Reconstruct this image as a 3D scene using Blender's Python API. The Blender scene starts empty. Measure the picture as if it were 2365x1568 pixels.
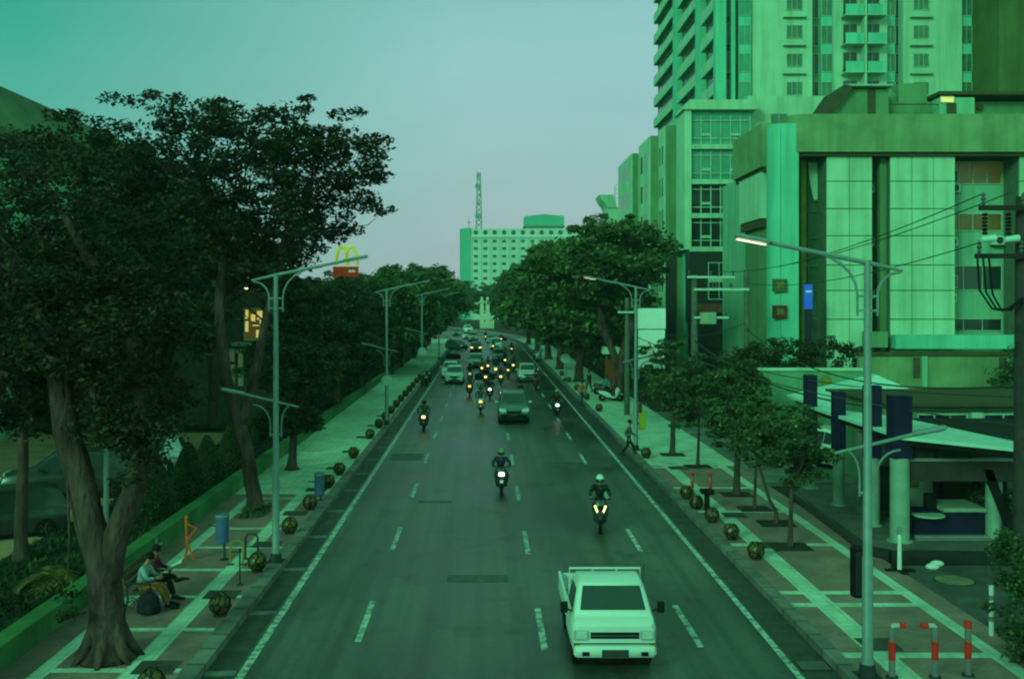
import bpy, bmesh, math, random
import numpy as np
from mathutils import Vector, Matrix
R = math.radians
PI = math.pi
S = bpy.context.scene
COL = S.collection
# ------------------------------------------------------------------ camera
F = 2350.0; VW = 2365.0; HC = 7.2           # focal length and width in view pixels, eye height on the footbridge
def PX(u, d): return (u - 1120.0) * d / F
def PZ(v, d): return HC - (v - 699.0) * d / F
cd = bpy.data.cameras.new("camera"); cam = bpy.data.objects.new("camera", cd); COL.objects.link(cam)
cam.location = (0, 0, HC); cam.rotation_euler = (R(90), 0, 0)
cd.sensor_width = 36; cd.lens = 36 * F / VW
cd.shift_x = 62.5 / VW; cd.shift_y = -85.0 / VW
cd.clip_start = 0.2; cd.clip_end = 6000
S.camera = cam
# ------------------------------------------------------------------ sky, sun, exposure
S.view_settings.view_transform = 'Standard'; S.view_settings.look = 'None'
S.view_settings.exposure = 0.22; S.view_settings.gamma = 1.0
try:
    S.cycles.pixel_filter_type = 'BLACKMAN_HARRIS'; S.cycles.filter_width = 2.1
    S.cycles.max_bounces = 6; S.cycles.transparent_max_bounces = 12
except Exception: pass
SUN_EL, SUN_AZ = 21.0, 216.0                 # low light behind the camera, from the left
W = bpy.data.worlds.new("World"); S.world = W; W.use_nodes = True
nt = W.node_tree; nt.nodes.clear()
def N(t, typ, **k):
    n = t.nodes.new(typ)
    for a, b in k.items(): setattr(n, a, b)
    return n
def ramp(t, fac, stops, interp='LINEAR'):
    n = N(t, 'ShaderNodeValToRGB'); cr = n.color_ramp; cr.interpolation = interp
    while len(cr.elements) > 1: cr.elements.remove(cr.elements[-1])
    cr.elements[0].position = stops[0][0]; cr.elements[0].color = (*stops[0][1], 1)
    for p, c in stops[1:]:
        e = cr.elements.new(p); e.color = (*c, 1)
    t.links.new(fac, n.inputs[0]); return n.outputs[0]
def maprange(t, val, a, b, c=0.0, d=1.0):
    n = N(t, 'ShaderNodeMapRange'); n.clamp = True
    n.inputs[1].default_value = a; n.inputs[2].default_value = b; n.inputs[3].default_value = c; n.inputs[4].default_value = d
    t.links.new(val, n.inputs[0]); return n.outputs[0]
def mix(t, fac, a, b, typ='MIX'):
    n = N(t, 'ShaderNodeMix', data_type='RGBA', blend_type=typ)
    for i, x in ((0, fac), (6, a), (7, b)):
        if hasattr(x, 'links'): t.links.new(x, n.inputs[i])
        elif i == 0: n.inputs[0].default_value = x
        else: n.inputs[i].default_value = (*x, 1)
    return n.outputs[2]
tc = N(nt, 'ShaderNodeTexCoord'); sp = N(nt, 'ShaderNodeSeparateXYZ'); nt.links.new(tc.outputs['Generated'], sp.inputs[0])
front = ramp(nt, sp.outputs[2], [(0.0, (.345, .365, .44)), (.06, (.33, .385, .45)), (.13, (.295, .42, .468)), (.22, (.29, .485, .525)), (.31, (.23, .47, .475)), (.42, (.10, .45, .25)), (1.0, (.09, .50, .23))])
left = ramp(nt, sp.outputs[2], [(0.0, (.14, .36, .32)), (.12, (.11, .39, .33)), (.24, (.032, .31, .235)), (.30, (.022, .29, .21)), (.42, (.06, .45, .24)), (1.0, (.09, .50, .23))])
base = mix(nt, maprange(nt, sp.outputs[0], -.02, -.40), front, left)
back = maprange(nt, sp.outputs[1], .25, -.6, 0.0, 1.0)
base = mix(nt, back, base, ramp(nt, sp.outputs[2], [(0.0, (.27, 1.15, .62)), (.35, (.25, 1.10, .56)), (.7, (.12, .62, .30)), (1.0, (.09, .50, .23))]))
cl = N(nt, 'ShaderNodeTexNoise'); cl.inputs['Scale'].default_value = 2.2; cl.inputs['Detail'].default_value = 5
mp = N(nt, 'ShaderNodeMapping'); mp.inputs['Scale'].default_value = (1, 1, 5); nt.links.new(tc.outputs['Generated'], mp.inputs[0]); nt.links.new(mp.outputs[0], cl.inputs[0])
base = mix(nt, 1.0, base, ramp(nt, cl.outputs[0], [(.3, (.91, .93, .94)), (.7, (1.09, 1.06, 1.05))]), 'MULTIPLY')
sky = N(nt, 'ShaderNodeTexSky', sky_type='NISHITA'); sky.sun_disc = False
sky.sun_elevation = R(SUN_EL); sky.sun_rotation = R(SUN_AZ)
bw = N(nt, 'ShaderNodeBackground'); bw.inputs[1].default_value = 1.0
sk = mix(nt, 1.0, sky.outputs[0], (.004, .010, .006), 'MULTIPLY')
nt.links.new(mix(nt, 1.0, base, sk, 'ADD'), bw.inputs[0])
ow = N(nt, 'ShaderNodeOutputWorld'); nt.links.new(bw.outputs[0], ow.inputs[0])
sl = bpy.data.lights.new("sun", 'SUN'); so = bpy.data.objects.new("sun", sl); COL.objects.link(so)
sl.energy = 1.7; sl.angle = R(14); sl.color = (.26, 1.0, .50)
_sd = Vector((math.sin(R(SUN_AZ)) * math.cos(R(SUN_EL)), math.cos(R(SUN_AZ)) * math.cos(R(SUN_EL)), math.sin(R(SUN_EL))))
so.rotation_euler = (-_sd).to_track_quat('-Z', 'Y').to_euler()
# ------------------------------------------------------------------ materials
_mats = {}
def M(name, col=(.5, .5, .5), rough=.7, metal=0.0, var=.18, scale=2.0, bump=0.0, bscale=20.0, bd=.03, emit=None, stretch=None, kind=None, p=None):
    if name in _mats: return _mats[name]
    m = bpy.data.materials.new(name); m.use_nodes = True; _mats[name] = m
    t = m.node_tree; b = t.nodes['Principled BSDF']
    b.inputs['Roughness'].default_value = rough; b.inputs['Metallic'].default_value = metal
    b.inputs['Specular IOR Level'].default_value = .5 if (rough < .5 or kind == 'road') else (.28 if kind == 'brick' else .08)
    tc = N(t, 'ShaderNodeTexCoord'); co = tc.outputs['Object']
    if stretch:
        mp = N(t, 'ShaderNodeMapping'); mp.inputs['Scale'].default_value = stretch; t.links.new(co, mp.inputs[0]); co = mp.outputs[0]
    nz = N(t, 'ShaderNodeTexNoise'); nz.inputs['Scale'].default_value = scale; nz.inputs['Detail'].default_value = 6; nz.inputs['Roughness'].default_value = .62
    t.links.new(co, nz.inputs[0])
    lo = tuple(c * (1 - var) for c in col); hi = tuple(min(1, c * (1 + var)) for c in col)
    c = ramp(t, nz.outputs[0], [(.32, lo), (.68, hi)])
    if kind == 'leaf':
        g = N(t, 'ShaderNodeNewGeometry')
        c = mix(t, 1.0, c, ramp(t, g.outputs['Random Per Island'], [(0, (.45, .5, .5)), (.55, (1, 1, 1)), (.93, (1.35, 1.45, 1.1)), (1, (2.2, 2.0, 1.2))]), 'MULTIPLY')
    elif kind == 'brick':                       # p: scale, width, height, mortar colour, mortar size
        br = N(t, 'ShaderNodeTexBrick'); br.offset = p.get('offset', .5)
        br.inputs['Scale'].default_value = 1; br.inputs['Brick Width'].default_value = p['w']; br.inputs['Row Height'].default_value = p['h']
        br.inputs['Mortar Size'].default_value = p['m']; br.inputs['Mortar'].default_value = (*p['mc'], 1)
        br.inputs['Color1'].default_value = (1, 1, 1, 1); br.inputs['Color2'].default_value = (p.get('c2', .8),) * 3 + (1,)
        if p.get('vert'):
            mp = N(t, 'ShaderNodeMapping'); mp.inputs['Rotation'].default_value = (R(90), 0, 0); t.links.new(tc.outputs['Object'], mp.inputs[0]); t.links.new(mp.outputs[0], br.inputs[0])
        else: t.links.new(tc.outputs['Object'], br.inputs[0])
        c = mix(t, 1.0, c, br.outputs[0], 'MULTIPLY')
    elif kind == 'road':
        n2 = N(t, 'ShaderNodeTexNoise'); n2.inputs['Scale'].default_value = .22; n2.inputs['Detail'].default_value = 7
        mp = N(t, 'ShaderNodeMapping'); mp.inputs['Scale'].default_value = (1.3, .5, 1); t.links.new(tc.outputs['Object'], mp.inputs[0]); t.links.new(mp.outputs[0], n2.inputs[0])
        c = mix(t, 1.0, c, ramp(t, n2.outputs[0], [(.36, (.50, .48, .52)), (.5, (1, 1, 1)), (.68, (1.45, 1.42, 1.35))]), 'MULTIPLY')
        n3 = N(t, 'ShaderNodeTexNoise'); n3.inputs['Scale'].default_value = 1.0; n3.inputs['Detail'].default_value = 3
        mp = N(t, 'ShaderNodeMapping'); mp.inputs['Scale'].default_value = (2.2, .03, 1); t.links.new(tc.outputs['Object'], mp.inputs[0]); t.links.new(mp.outputs[0], n3.inputs[0])
        c = mix(t, 1.0, c, ramp(t, n3.outputs[0], [(.35, (.68, .68, .7)), (.6, (1.15, 1.13, 1.1))]), 'MULTIPLY')
        n4 = N(t, 'ShaderNodeTexNoise'); n4.inputs['Scale'].default_value = 45; n4.inputs['Detail'].default_value = 2
        t.links.new(tc.outputs['Object'], n4.inputs[0])
        c = mix(t, 1.0, c, ramp(t, n4.outputs[0], [(.3, (.7, .7, .7)), (.7, (1.3, 1.3, 1.3))]), 'MULTIPLY')
    elif kind == 'worn':                        # paint worn off in patches
        n2 = N(t, 'ShaderNodeTexNoise'); n2.inputs['Scale'].default_value = p.get('s', 5); n2.inputs['Detail'].default_value = 8; n2.inputs['Roughness'].default_value = .75
        t.links.new(tc.outputs['Object'], n2.inputs[0])
        c = mix(t, ramp(t, n2.outputs[0], [(.40, (1, 1, 1)), (.54, (0, 0, 0))]), c, p['under'])
    elif kind == 'streak':                      # rain streaks running down a wall
        n2 = N(t, 'ShaderNodeTexNoise'); n2.inputs['Scale'].default_value = 1; n2.inputs['Detail'].default_value = 6
        mp = N(t, 'ShaderNodeMapping'); mp.inputs['Scale'].default_value = (1.6, 1.6, .12); t.links.new(tc.outputs['Object'], mp.inputs[0]); t.links.new(mp.outputs[0], n2.inputs[0])
        c = mix(t, 1.0, c, ramp(t, n2.outputs[0], [(.3, (.74, .76, .70)), (.55, (1, 1, 1))]), 'MULTIPLY')
    elif kind == 'ball':
        vo = N(t, 'ShaderNodeTexVoronoi', feature='DISTANCE_TO_EDGE'); vo.inputs['Scale'].default_value = p.get('s', 4.6); t.links.new(tc.outputs['Object'], vo.inputs[0])
        c = mix(t, ramp(t, vo.outputs[0], [(.05, (1, 1, 1)), (.10, (0, 0, 0))]), c, (.012, .008, .006))
    if kind == 'road':
        cv = N(t, 'ShaderNodeTexVoronoi', feature='DISTANCE_TO_EDGE'); cv.inputs['Scale'].default_value = .16
        wn = N(t, 'ShaderNodeTexNoise'); wn.inputs['Scale'].default_value = .9; wn.inputs['Detail'].default_value = 6
        t.links.new(tc.outputs['Object'], wn.inputs[0]); va = N(t, 'ShaderNodeVectorMath', operation='MULTIPLY_ADD'); va.inputs[1].default_value = (2.2, 2.2, 0)
        t.links.new(wn.outputs[1], va.inputs[0]); t.links.new(tc.outputs['Object'], va.inputs[2]); t.links.new(va.outputs[0], cv.inputs[0])
        n5 = N(t, 'ShaderNodeTexNoise'); n5.inputs['Scale'].default_value = .12; t.links.new(tc.outputs['Object'], n5.inputs[0])
        ck = mix(t, ramp(t, n5.outputs[0], [(.45, (0, 0, 0)), (.6, (1, 1, 1))]), (1, 1, 1), ramp(t, cv.outputs[0], [(.0, (.45, .45, .45)), (.012, (1, 1, 1))]))
        c = mix(t, 1.0, c, ck, 'MULTIPLY')
        n6 = N(t, 'ShaderNodeTexNoise'); n6.inputs['Scale'].default_value = .7; n6.inputs['Detail'].default_value = 4; n6.inputs['Roughness'].default_value = .7; t.links.new(tc.outputs['Object'], n6.inputs[0])
        c = mix(t, 1.0, c, ramp(t, n6.outputs[0], [(.55, (1, 1, 1)), (.70, (.50, .47, .50))]), 'MULTIPLY')
        rr_ = maprange(t, n2.outputs[0], .35, .65, .30, .46); t.links.new(rr_, b.inputs['Roughness'])
    t.links.new(c, b.inputs['Base Color'])
    if kind == 'leaf':
        tr = N(t, 'ShaderNodeBsdfTranslucent'); t.links.new(c, tr.inputs[0]); ms = N(t, 'ShaderNodeMixShader'); ms.inputs[0].default_value = .30
        out = t.nodes['Material Output']; t.links.new(b.outputs[0], ms.inputs[1]); t.links.new(tr.outputs[0], ms.inputs[2]); t.links.new(ms.outputs[0], out.inputs[0])
    if bump:
        nb = N(t, 'ShaderNodeTexNoise'); nb.inputs['Scale'].default_value = bscale; nb.inputs['Detail'].default_value = 5; t.links.new(co, nb.inputs[0])
        bp = N(t, 'ShaderNodeBump'); bp.inputs['Strength'].default_value = bump; bp.inputs['Distance'].default_value = bd
        t.links.new(nb.outputs[0], bp.inputs['Height']); t.links.new(bp.outputs[0], b.inputs['Normal'])
    if emit:
        b.inputs['Emission Color'].default_value = (*emit[0], 1); b.inputs['Emission Strength'].default_value = emit[1]
    return m
# ------------------------------------------------------------------ mesh builder
class MB:
    def __init__(s): s.v = []; s.f = []
    def add(s, vs, fs):
        o = len(s.v); s.v += [tuple(x) for x in vs]; s.f += [tuple(i + o for i in f) for f in fs]; return s
    def box(s, x0, x1, y0, y1, z0, z1, bev=0.0):
        if x1 < x0: x0, x1 = x1, x0
        if y1 < y0: y0, y1 = y1, y0
        if z1 < z0: z0, z1 = z1, z0
        if bev:
            b = min(bev, (x1-x0)*.45, (y1-y0)*.45, (z1-z0)*.45); rings = []
            def rc(i, z):
                X0, X1, Y0, Y1 = x0+i, x1-i, y0+i, y1-i
                return [(X0+b, Y0, z), (X1-b, Y0, z), (X1, Y0+b, z), (X1, Y1-b, z), (X1-b, Y1, z), (X0+b, Y1, z), (X0, Y1-b, z), (X0, Y0+b, z)]
            return s.loft([rc(b*.6, z0), rc(0, z0+b), rc(0, z1-b), rc(b*.6, z1)])
        return s.add([(x0,y0,z0),(x1,y0,z0),(x1,y1,z0),(x0,y1,z0),(x0,y0,z1),(x1,y0,z1),(x1,y1,z1),(x0,y1,z1)],
                     [(0,3,2,1),(4,5,6,7),(0,1,5,4),(1,2,6,5),(2,3,7,6),(3,0,4,7)])
    def loft(s, rings, cap=True):
        n = len(rings[0]); vs = [p for r in rings for p in r]; fs = []
        for k in range(len(rings)-1):
            for i in range(n):
                j = (i+1) % n; fs.append((k*n+i, k*n+j, (k+1)*n+j, (k+1)*n+i))
        if cap: fs.append(tuple(range(n-1, -1, -1))); fs.append(tuple((len(rings)-1)*n+i for i in range(n)))
        return s.add(vs, fs)
    def prism(s, poly, z0, z1):
        return s.loft([[(x, y, z0) for x, y in poly], [(x, y, z1) for x, y in poly]])
    def quad(s, a, b, c, d): return s.add([a, b, c, d], [(0, 1, 2, 3)])
    def tube(s, pts, rad, n=8, cap=True):
        pts = [Vector(p) for p in pts]; k = len(pts)
        if not hasattr(rad, '__len__'): rad = [rad]*k
        rings = []; up = None
        for i in range(k):
            t = (pts[min(i+1, k-1)] - pts[max(i-1, 0)])
            if t.length < 1e-6: t = Vector((0, 0, 1))
            t.normalize()
            if up is None: up = Vector((1, 0, 0)) if abs(t.x) < .9 else Vector((0, 1, 0))
            a = t.cross(up)
            if a.length < 1e-4: a = t.cross(Vector((0, 1, 0)))
            a.normalize(); b = a.cross(t).normalized(); up = b
            rings.append([tuple(pts[i] + rad[i]*(math.cos(2*PI*j/n)*b + math.sin(2*PI*j/n)*a)) for j in range(n)])
        return s.loft(rings, cap)
    def lathe(s, prof, c=(0, 0, 0), n=16, axis='z'):   # prof: (radius, height)
        rings = []
        for r, h in prof:
            rg = []
            for j in range(n):
                a = 2*PI*j/n; p = (r*math.cos(a), r*math.sin(a), h)
                if axis == 'x': p = (p[2], p[0], p[1])
                if axis == 'y': p = (p[1], p[2], p[0])
                rg.append((c[0]+p[0], c[1]+p[1], c[2]+p[2]))
            rings.append(rg)
        return s.loft(rings)
    def ball(s, c, r, n=16, m=9, sx=1, sy=1, sz=1):
        rings = []
        for k in range(m+1):
            t = -PI/2 + PI*k/m; rr = max(math.cos(t), .02)
            rings.append([(c[0]+r*sx*rr*math.cos(2*PI*j/n), c[1]+r*sy*rr*math.sin(2*PI*j/n), c[2]+r*sz*math.sin(t)) for j in range(n)])
        return s.loft(rings)
    def build(s, name, mat, parent=None, smooth=False):
        me = bpy.data.meshes.new(name); v = s.v
        if parent is not None:
            r = parent
            while r.parent: r = r.parent
            l = r.location
            if l.length > 0: v = [(x-l[0], y-l[1], z-l[2]) for x, y, z in v]
        me.from_pydata(v, [], s.f); me.validate(); me.update()
        return link(name, me, mat, parent, smooth)
def link(name, me, mat, parent=None, smooth=False):
    if smooth == 'auto' or smooth is True:
        bm = bmesh.new(); bm.from_mesh(me); bmesh.ops.recalc_face_normals(bm, faces=bm.faces)
        for f in bm.faces: f.smooth = True
        if smooth == 'auto':
            for e in bm.edges:
                if len(e.link_faces) == 2 and e.calc_face_angle(0) > R(38): e.smooth = False
        bm.to_mesh(me); bm.free()
    elif smooth is False and len(me.polygons) < 20000:
        bm = bmesh.new(); bm.from_mesh(me); bmesh.ops.recalc_face_normals(bm, faces=bm.faces); bm.to_mesh(me); bm.free()
    o = bpy.data.objects.new(name, me); COL.objects.link(o); o.data.materials.append(mat)
    if parent is not None: o.parent = parent
    return o
def tag(o, label=None, cat=None, group=None, kind=None):
    if label: o['label'] = label
    if cat: o['category'] = cat
    if group: o['group'] = group
    if kind: o['kind'] = kind
    return o
def thing(name, label, cat, loc=(0, 0, 0), group=None):
    o = bpy.data.objects.new(name, None); COL.objects.link(o); o.location = loc; o.empty_display_size = .2
    return tag(o, label, cat, group)
def struct(name, mb, mat): return tag(mb.build(name, mat), kind='structure')
def copy_tree(o, parent=None):
    c = o.copy(); COL.objects.link(c); c.parent = parent
    for ch in [x for x in ALLCH(o)]: copy_tree(ch, c)
    return c
def ALLCH(o): return list(o.children)
def place(o, loc, rz=0.0, label=None, scale=None, group=None):
    o.location = loc; o.rotation_euler = (0, 0, rz)
    if label: o['label'] = label
    if scale: o.scale = (scale,)*3 if not hasattr(scale, '__len__') else scale
    if group: o['group'] = group
    return o
def recolor(o, **kw):                          # part kind -> material, on this copy only
    for ch in o.children:
        k = ch.name.split('.')[0]
        if k in kw and ch.material_slots:
            ch.material_slots[0].link = 'OBJECT'; ch.material_slots[0].material = kw[k]
        recolor(ch, **kw)
    return o
# ------------------------------------------------------------------ palette
asphalt = M('asphalt', (.074, .076, .068), .37, var=.15, scale=6, bump=.25, bscale=60, kind='road')
gutterm = M('gutter', (.064, .062, .060), .6, var=.3, scale=2, bump=.2, bscale=40)
soil = M('soil', (.05, .035, .03), .9, var=.35, scale=1.5)
lotm = M('lot_concrete', (.46, .27, .17), .8, var=.3, scale=.6, bump=.1)
paver = M('terracotta_paving', (.33, .175, .17), .5, var=.25, scale=.9, kind='brick', p=dict(w=.2, h=.1, m=.006, mc=(.55, .55, .55), c2=.82), bump=.1, bscale=30)
bandm = M('pale_paving', (.50, .60, .50), .5, var=.22, scale=1.2, kind='brick', p=dict(w=.3, h=.3, m=.008, mc=(.5, .5, .5), c2=.9, offset=0))
kerbm = M('kerb_stone', (.20, .17, .165), .65, var=.35, scale=1.3, kind='brick', p=dict(w=8, h=.9, m=.03, mc=(.25, .25, .25), c2=.7, offset=0), bump=.3, bscale=12)
paint = M('road_paint', (.48, .53, .50), .55, var=.15, kind='worn', p=dict(under=(.12, .13, .13), s=4))
slabm = M('dark_slab', (.075, .06, .06), .7, var=.3, scale=3)
greenw = M('green_wall_paint', (.07, .17, .075), .7, var=.25, scale=1.0, kind='streak')
grassm = M('grass', (.035, .06, .03), .8, kind='leaf', var=.4)
bark = M('bark', (.085, .042, .042), .9, var=.65, scale=3.2, stretch=(1, 1, .3), bump=1.0, bscale=9, bd=.12)
barkd = M('dark_bark', (.085, .045, .042), .9, var=.45, scale=5, stretch=(1, 1, .3), bump=.9, bscale=9, bd=.08)
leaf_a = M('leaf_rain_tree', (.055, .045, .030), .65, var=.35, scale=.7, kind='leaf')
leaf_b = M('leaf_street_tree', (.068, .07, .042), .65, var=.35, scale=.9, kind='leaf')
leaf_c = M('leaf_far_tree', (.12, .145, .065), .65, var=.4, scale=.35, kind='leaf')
leaf_d = M('leaf_hedge', (.075, .10, .05), .6, var=.4, scale=2, kind='leaf')
leaf_p = M('leaf_palm', (.18, .13, .05), .5, var=.3, kind='leaf')
steel = M('galvanised_paint', (.20, .235, .25), .5, .2, var=.12, scale=3)
darksteel = M('dark_steel', (.045, .045, .05), .5, .3, var=.2)
black = M('black_rubber', (.012, .009, .010), .7, var=.2)
lensoff = M('lamp_lens', (.45, .5, .48), .25)
lenson = M('lit_lamp_lens', (.8, .8, .6), .3, emit=((1.0, .95, .55), 2.6))
redp = M('red_paint', (.80, .03, .02), .5, var=.2)
whitep = M('white_paint', (.60, .58, .56), .5, var=.12)
greyp = M('grey_paint', (.20, .17, .18), .55, var=.2)
orangep = M('orange_paint', (.75, .10, .02), .55, var=.2)
bluep = M('blue_bin_plastic', (.06, .10, .26), .45, var=.2)
navy = M('navy_panel', (.016, .012, .040), .6, var=.2)
# ------------------------------------------------------------------ ground, road, pavements
def sh(y): return -4.0 * ((y - 165) / 57.0) ** 2 if y > 165 else 0.0     # the avenue bends left far away
YS = [-40, 0] + list(range(10, 165, 12)) + list(range(165, 330, 8))
def strip(x0, x1, z, z2=None, ya=-40, yb=330, mb=None):
    mb = mb or MB(); ys = [ya] + [y for y in YS if ya < y < yb] + [yb]
    if z2 is None:
        for a, b in zip(ys, ys[1:]):
            mb.quad((x0+sh(a), a, z), (x1+sh(a), a, z), (x1+sh(b), b, z), (x0+sh(b), b, z))
    else:
        mb.loft([[(x0+sh(y), y, z), (x1+sh(y), y, z), (x1+sh(y), y, z2), (x0+sh(y), y, z2)] for y in ys])
    return mb
struct('ground', MB().quad((-2500, -200, -.02), (2500, -200, -.02), (2500, 4000, -.02), (-2500, 4000, -.02)), soil)
struct('road', strip(-5.46, 6.86, 0.0), asphalt)
g = strip(-5.45, -4.86, .004); strip(6.22, 6.85, .004, mb=g); struct('gutter', g, gutterm)
mk = strip(-4.79, -4.63, .008); strip(5.99, 6.13, .008, mb=mk)
for x, y0, n in ((-2.70, 21.6, 19), (1.24, 21.1, 19), (4.52, 21.3, 19)):
    for k in range(n):
        a = y0 + (k-1)*8.05 + random.Random(k*7+int(x*9)).uniform(-.12, .12); b = a + 2.95
        if b < 170: mk.quad((x-.07, a, .008), (x+.07, a, .008), (x+.07, b, .008), (x-.07, b, .008))
struct('road_marking', mk, paint)
gs = MB()
for k in range(26):
    y = 19.6 + k*3.85
    gs.quad((-5.44, y, .008), (-4.84, y+.03, .008), (-4.84, y+.33, .008), (-5.44, y+.28, .008))
struct('gutter_drain_strip', gs, M('gutter_concrete', (.17, .17, .165), .7, var=.4, scale=3))
struct('pavement_kerb', strip(7.15, 6.85, .0, .17, mb=strip(-5.80, -5.45, .0, .17)), kerbm)
struct('pavement', strip(7.15, 10.95, .0, .15, mb=strip(-9.25, -5.80, .0, .15)), paver)
bd = strip(-6.92, -6.50, .154, ya=-20, yb=160); strip(-8.62, -8.30, .154, ya=-20, yb=160, mb=bd)
strip(7.70, 8.20, .154, ya=-20, yb=52, mb=bd); strip(10.06, 10.38, .154, ya=-20, yb=52, mb=bd)
strip(7.4, 10.0, .154, ya=52.5, yb=60, mb=bd)
for k in range(40):
    y = 14.5 + k*2.45
    for a, b in ((-6.50, -5.84), (-8.30, -6.92)):
        if (k + (a < -7)) % 3 != 2 or k < 8: bd.quad((a, y, .155), (b, y, .155), (b, y+.22, .155), (a, y+.22, .155))
for k, y in enumerate((20.2, 23.6, 24.6, 29.5, 34.2, 38.6, 43.4, 48)):
    for a, b in ((7.17, 7.70), (8.20, 10.06)):
        bd.quad((a, y, .155), (b, y, .155), (b, y+.30, .155), (a, y+.30, .155))
struct('paving_band', bd, bandm)
pp = strip(-9.24, -5.81, .152, ya=37.5, yb=200); strip(7.16, 10.94, .152, ya=44, yb=200, mb=pp)
struct('pale_pavement', pp, bandm)
rp = MB()
for x0, x1, y0, y1 in ((-4.4, -2.9, 46.5, 48.6), (3.0, 5.6, 44.5, 46.0), (-2.4, -1.2, 36.6, 37.0), (-1.0, .6, 26.2, 26.9)): rp.quad((x0, y0, .003), (x1, y0, .003), (x1, y1, .003), (x0, y1, .003))
struct('road_patch', rp, M('road_patch', (.079, .081, .074), .5, var=.3, scale=3))
ds = MB()
for y in (19.3, 24.2, 29.3, 33.7, 38.0, 43.0, 47.8, 53, 58, 63, 68):
    ds.quad((-6.75, y, .158), (-5.95, y, .158), (-5.95, y+.75, .158), (-6.75, y+.75, .158))
for x, y in ((7.75, 20.6), (7.85, 29.2), (7.9, 33.4), (7.85, 43)):
    ds.quad((x, y, .158), (x+.75, y, .158), (x+.75, y+.8, .158), (x, y+.8, .158))
struct('drain_slab', ds, slabm)
dr = MB().box(10.95, 15.5, -20, 27.4, -.01, .13); struct('driveway', dr, M('driveway_asphalt', (.085, .075, .075), .7, var=.35, scale=1, bump=.2, bscale=30))
struct('forecourt', MB().box(10.951, 40, 40, 66, -.01, .13), M('forecourt_concrete', (.16, .15, .14), .7, var=.3, scale=.8))
struct('garden_bed', MB().box(-13.2, -9.62, -10, 120, -.01, .20), soil)
struct('parking_lot', MB().box(-25, -13.2, -10, 56, -.01, .06), lotm)
# garden low wall, in two runs as one thing
t = thing('garden_wall', 'low green painted wall between the left pavement and the dark garden', 'wall', (-9.45, 60, 0))
MB().box(-9.6, -9.25, 0, 118, 0, .60).build('wall', greenw, t)
MB().box(-9.63, -9.22, 0, 118, .602, .66).build('coping', greenw, t)
# grass in the garden strip
rng = np.random.default_rng(5)
n = 9000; gx = rng.uniform(-13.1, -9.7, n); gy = rng.uniform(18, 60, n)
h = rng.uniform(.06, .18, n); a = rng.uniform(0, 2*PI, n); dx = np.cos(a)*.05; dy = np.sin(a)*.05
gv = np.stack([np.stack([gx-dx, gy-dy, np.full(n, .2)], 1), np.stack([gx+dx, gy+dy, np.full(n, .2)], 1), np.stack([gx+dy*1.5, gy-dx, .2+h], 1)], 1).reshape(-1, 3)
def npmesh(name, v, k):
    me = bpy.data.meshes.new(name); nv = len(v); nf = nv//k
    me.vertices.add(nv); me.vertices.foreach_set('co', v.astype(np.float32).ravel())
    me.loops.add(nv); me.loops.foreach_set('vertex_index', np.arange(nv, dtype=np.int32))
    me.polygons.add(nf); me.polygons.foreach_set('loop_start', np.arange(0, nv, k, dtype=np.int32))
    me.update(calc_edges=True); me.validate(); return me
tag(link('grass', npmesh('grass', gv, 3), grassm, None, None), 'short dark grass in the garden behind the low green wall', 'grass', kind='stuff')
# road drain and manhole
t = thing('drain_grate', 'iron slotted drain grate in the right gutter by the kerb', 'drain', (6.5, 20, 0))
MB().box(6.2, 6.83, 19.9, 20.45, .010, .014).build('frame', darksteel, t)
mb = MB()
for k in range(9): mb.box(6.24+k*.063, 6.27+k*.063, 19.95, 20.4, .014, .022)
mb.build('bar', greyp, t)
t = thing('manhole_cover', 'yellowish round manhole cover set in the driveway on the right', 'manhole cover', (11.95, 25.9, .13))
MB().lathe([(.50, .131), (.50, .14)], (11.95, 25.9, 0), 24).build('rim', darksteel, t)
MB().lathe([(.46, .1405), (.46, .147)], (11.95, 25.9, 0), 24).build('lid', M('manhole_iron', (.20, .17, .11), .6, var=.3), t)
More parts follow.
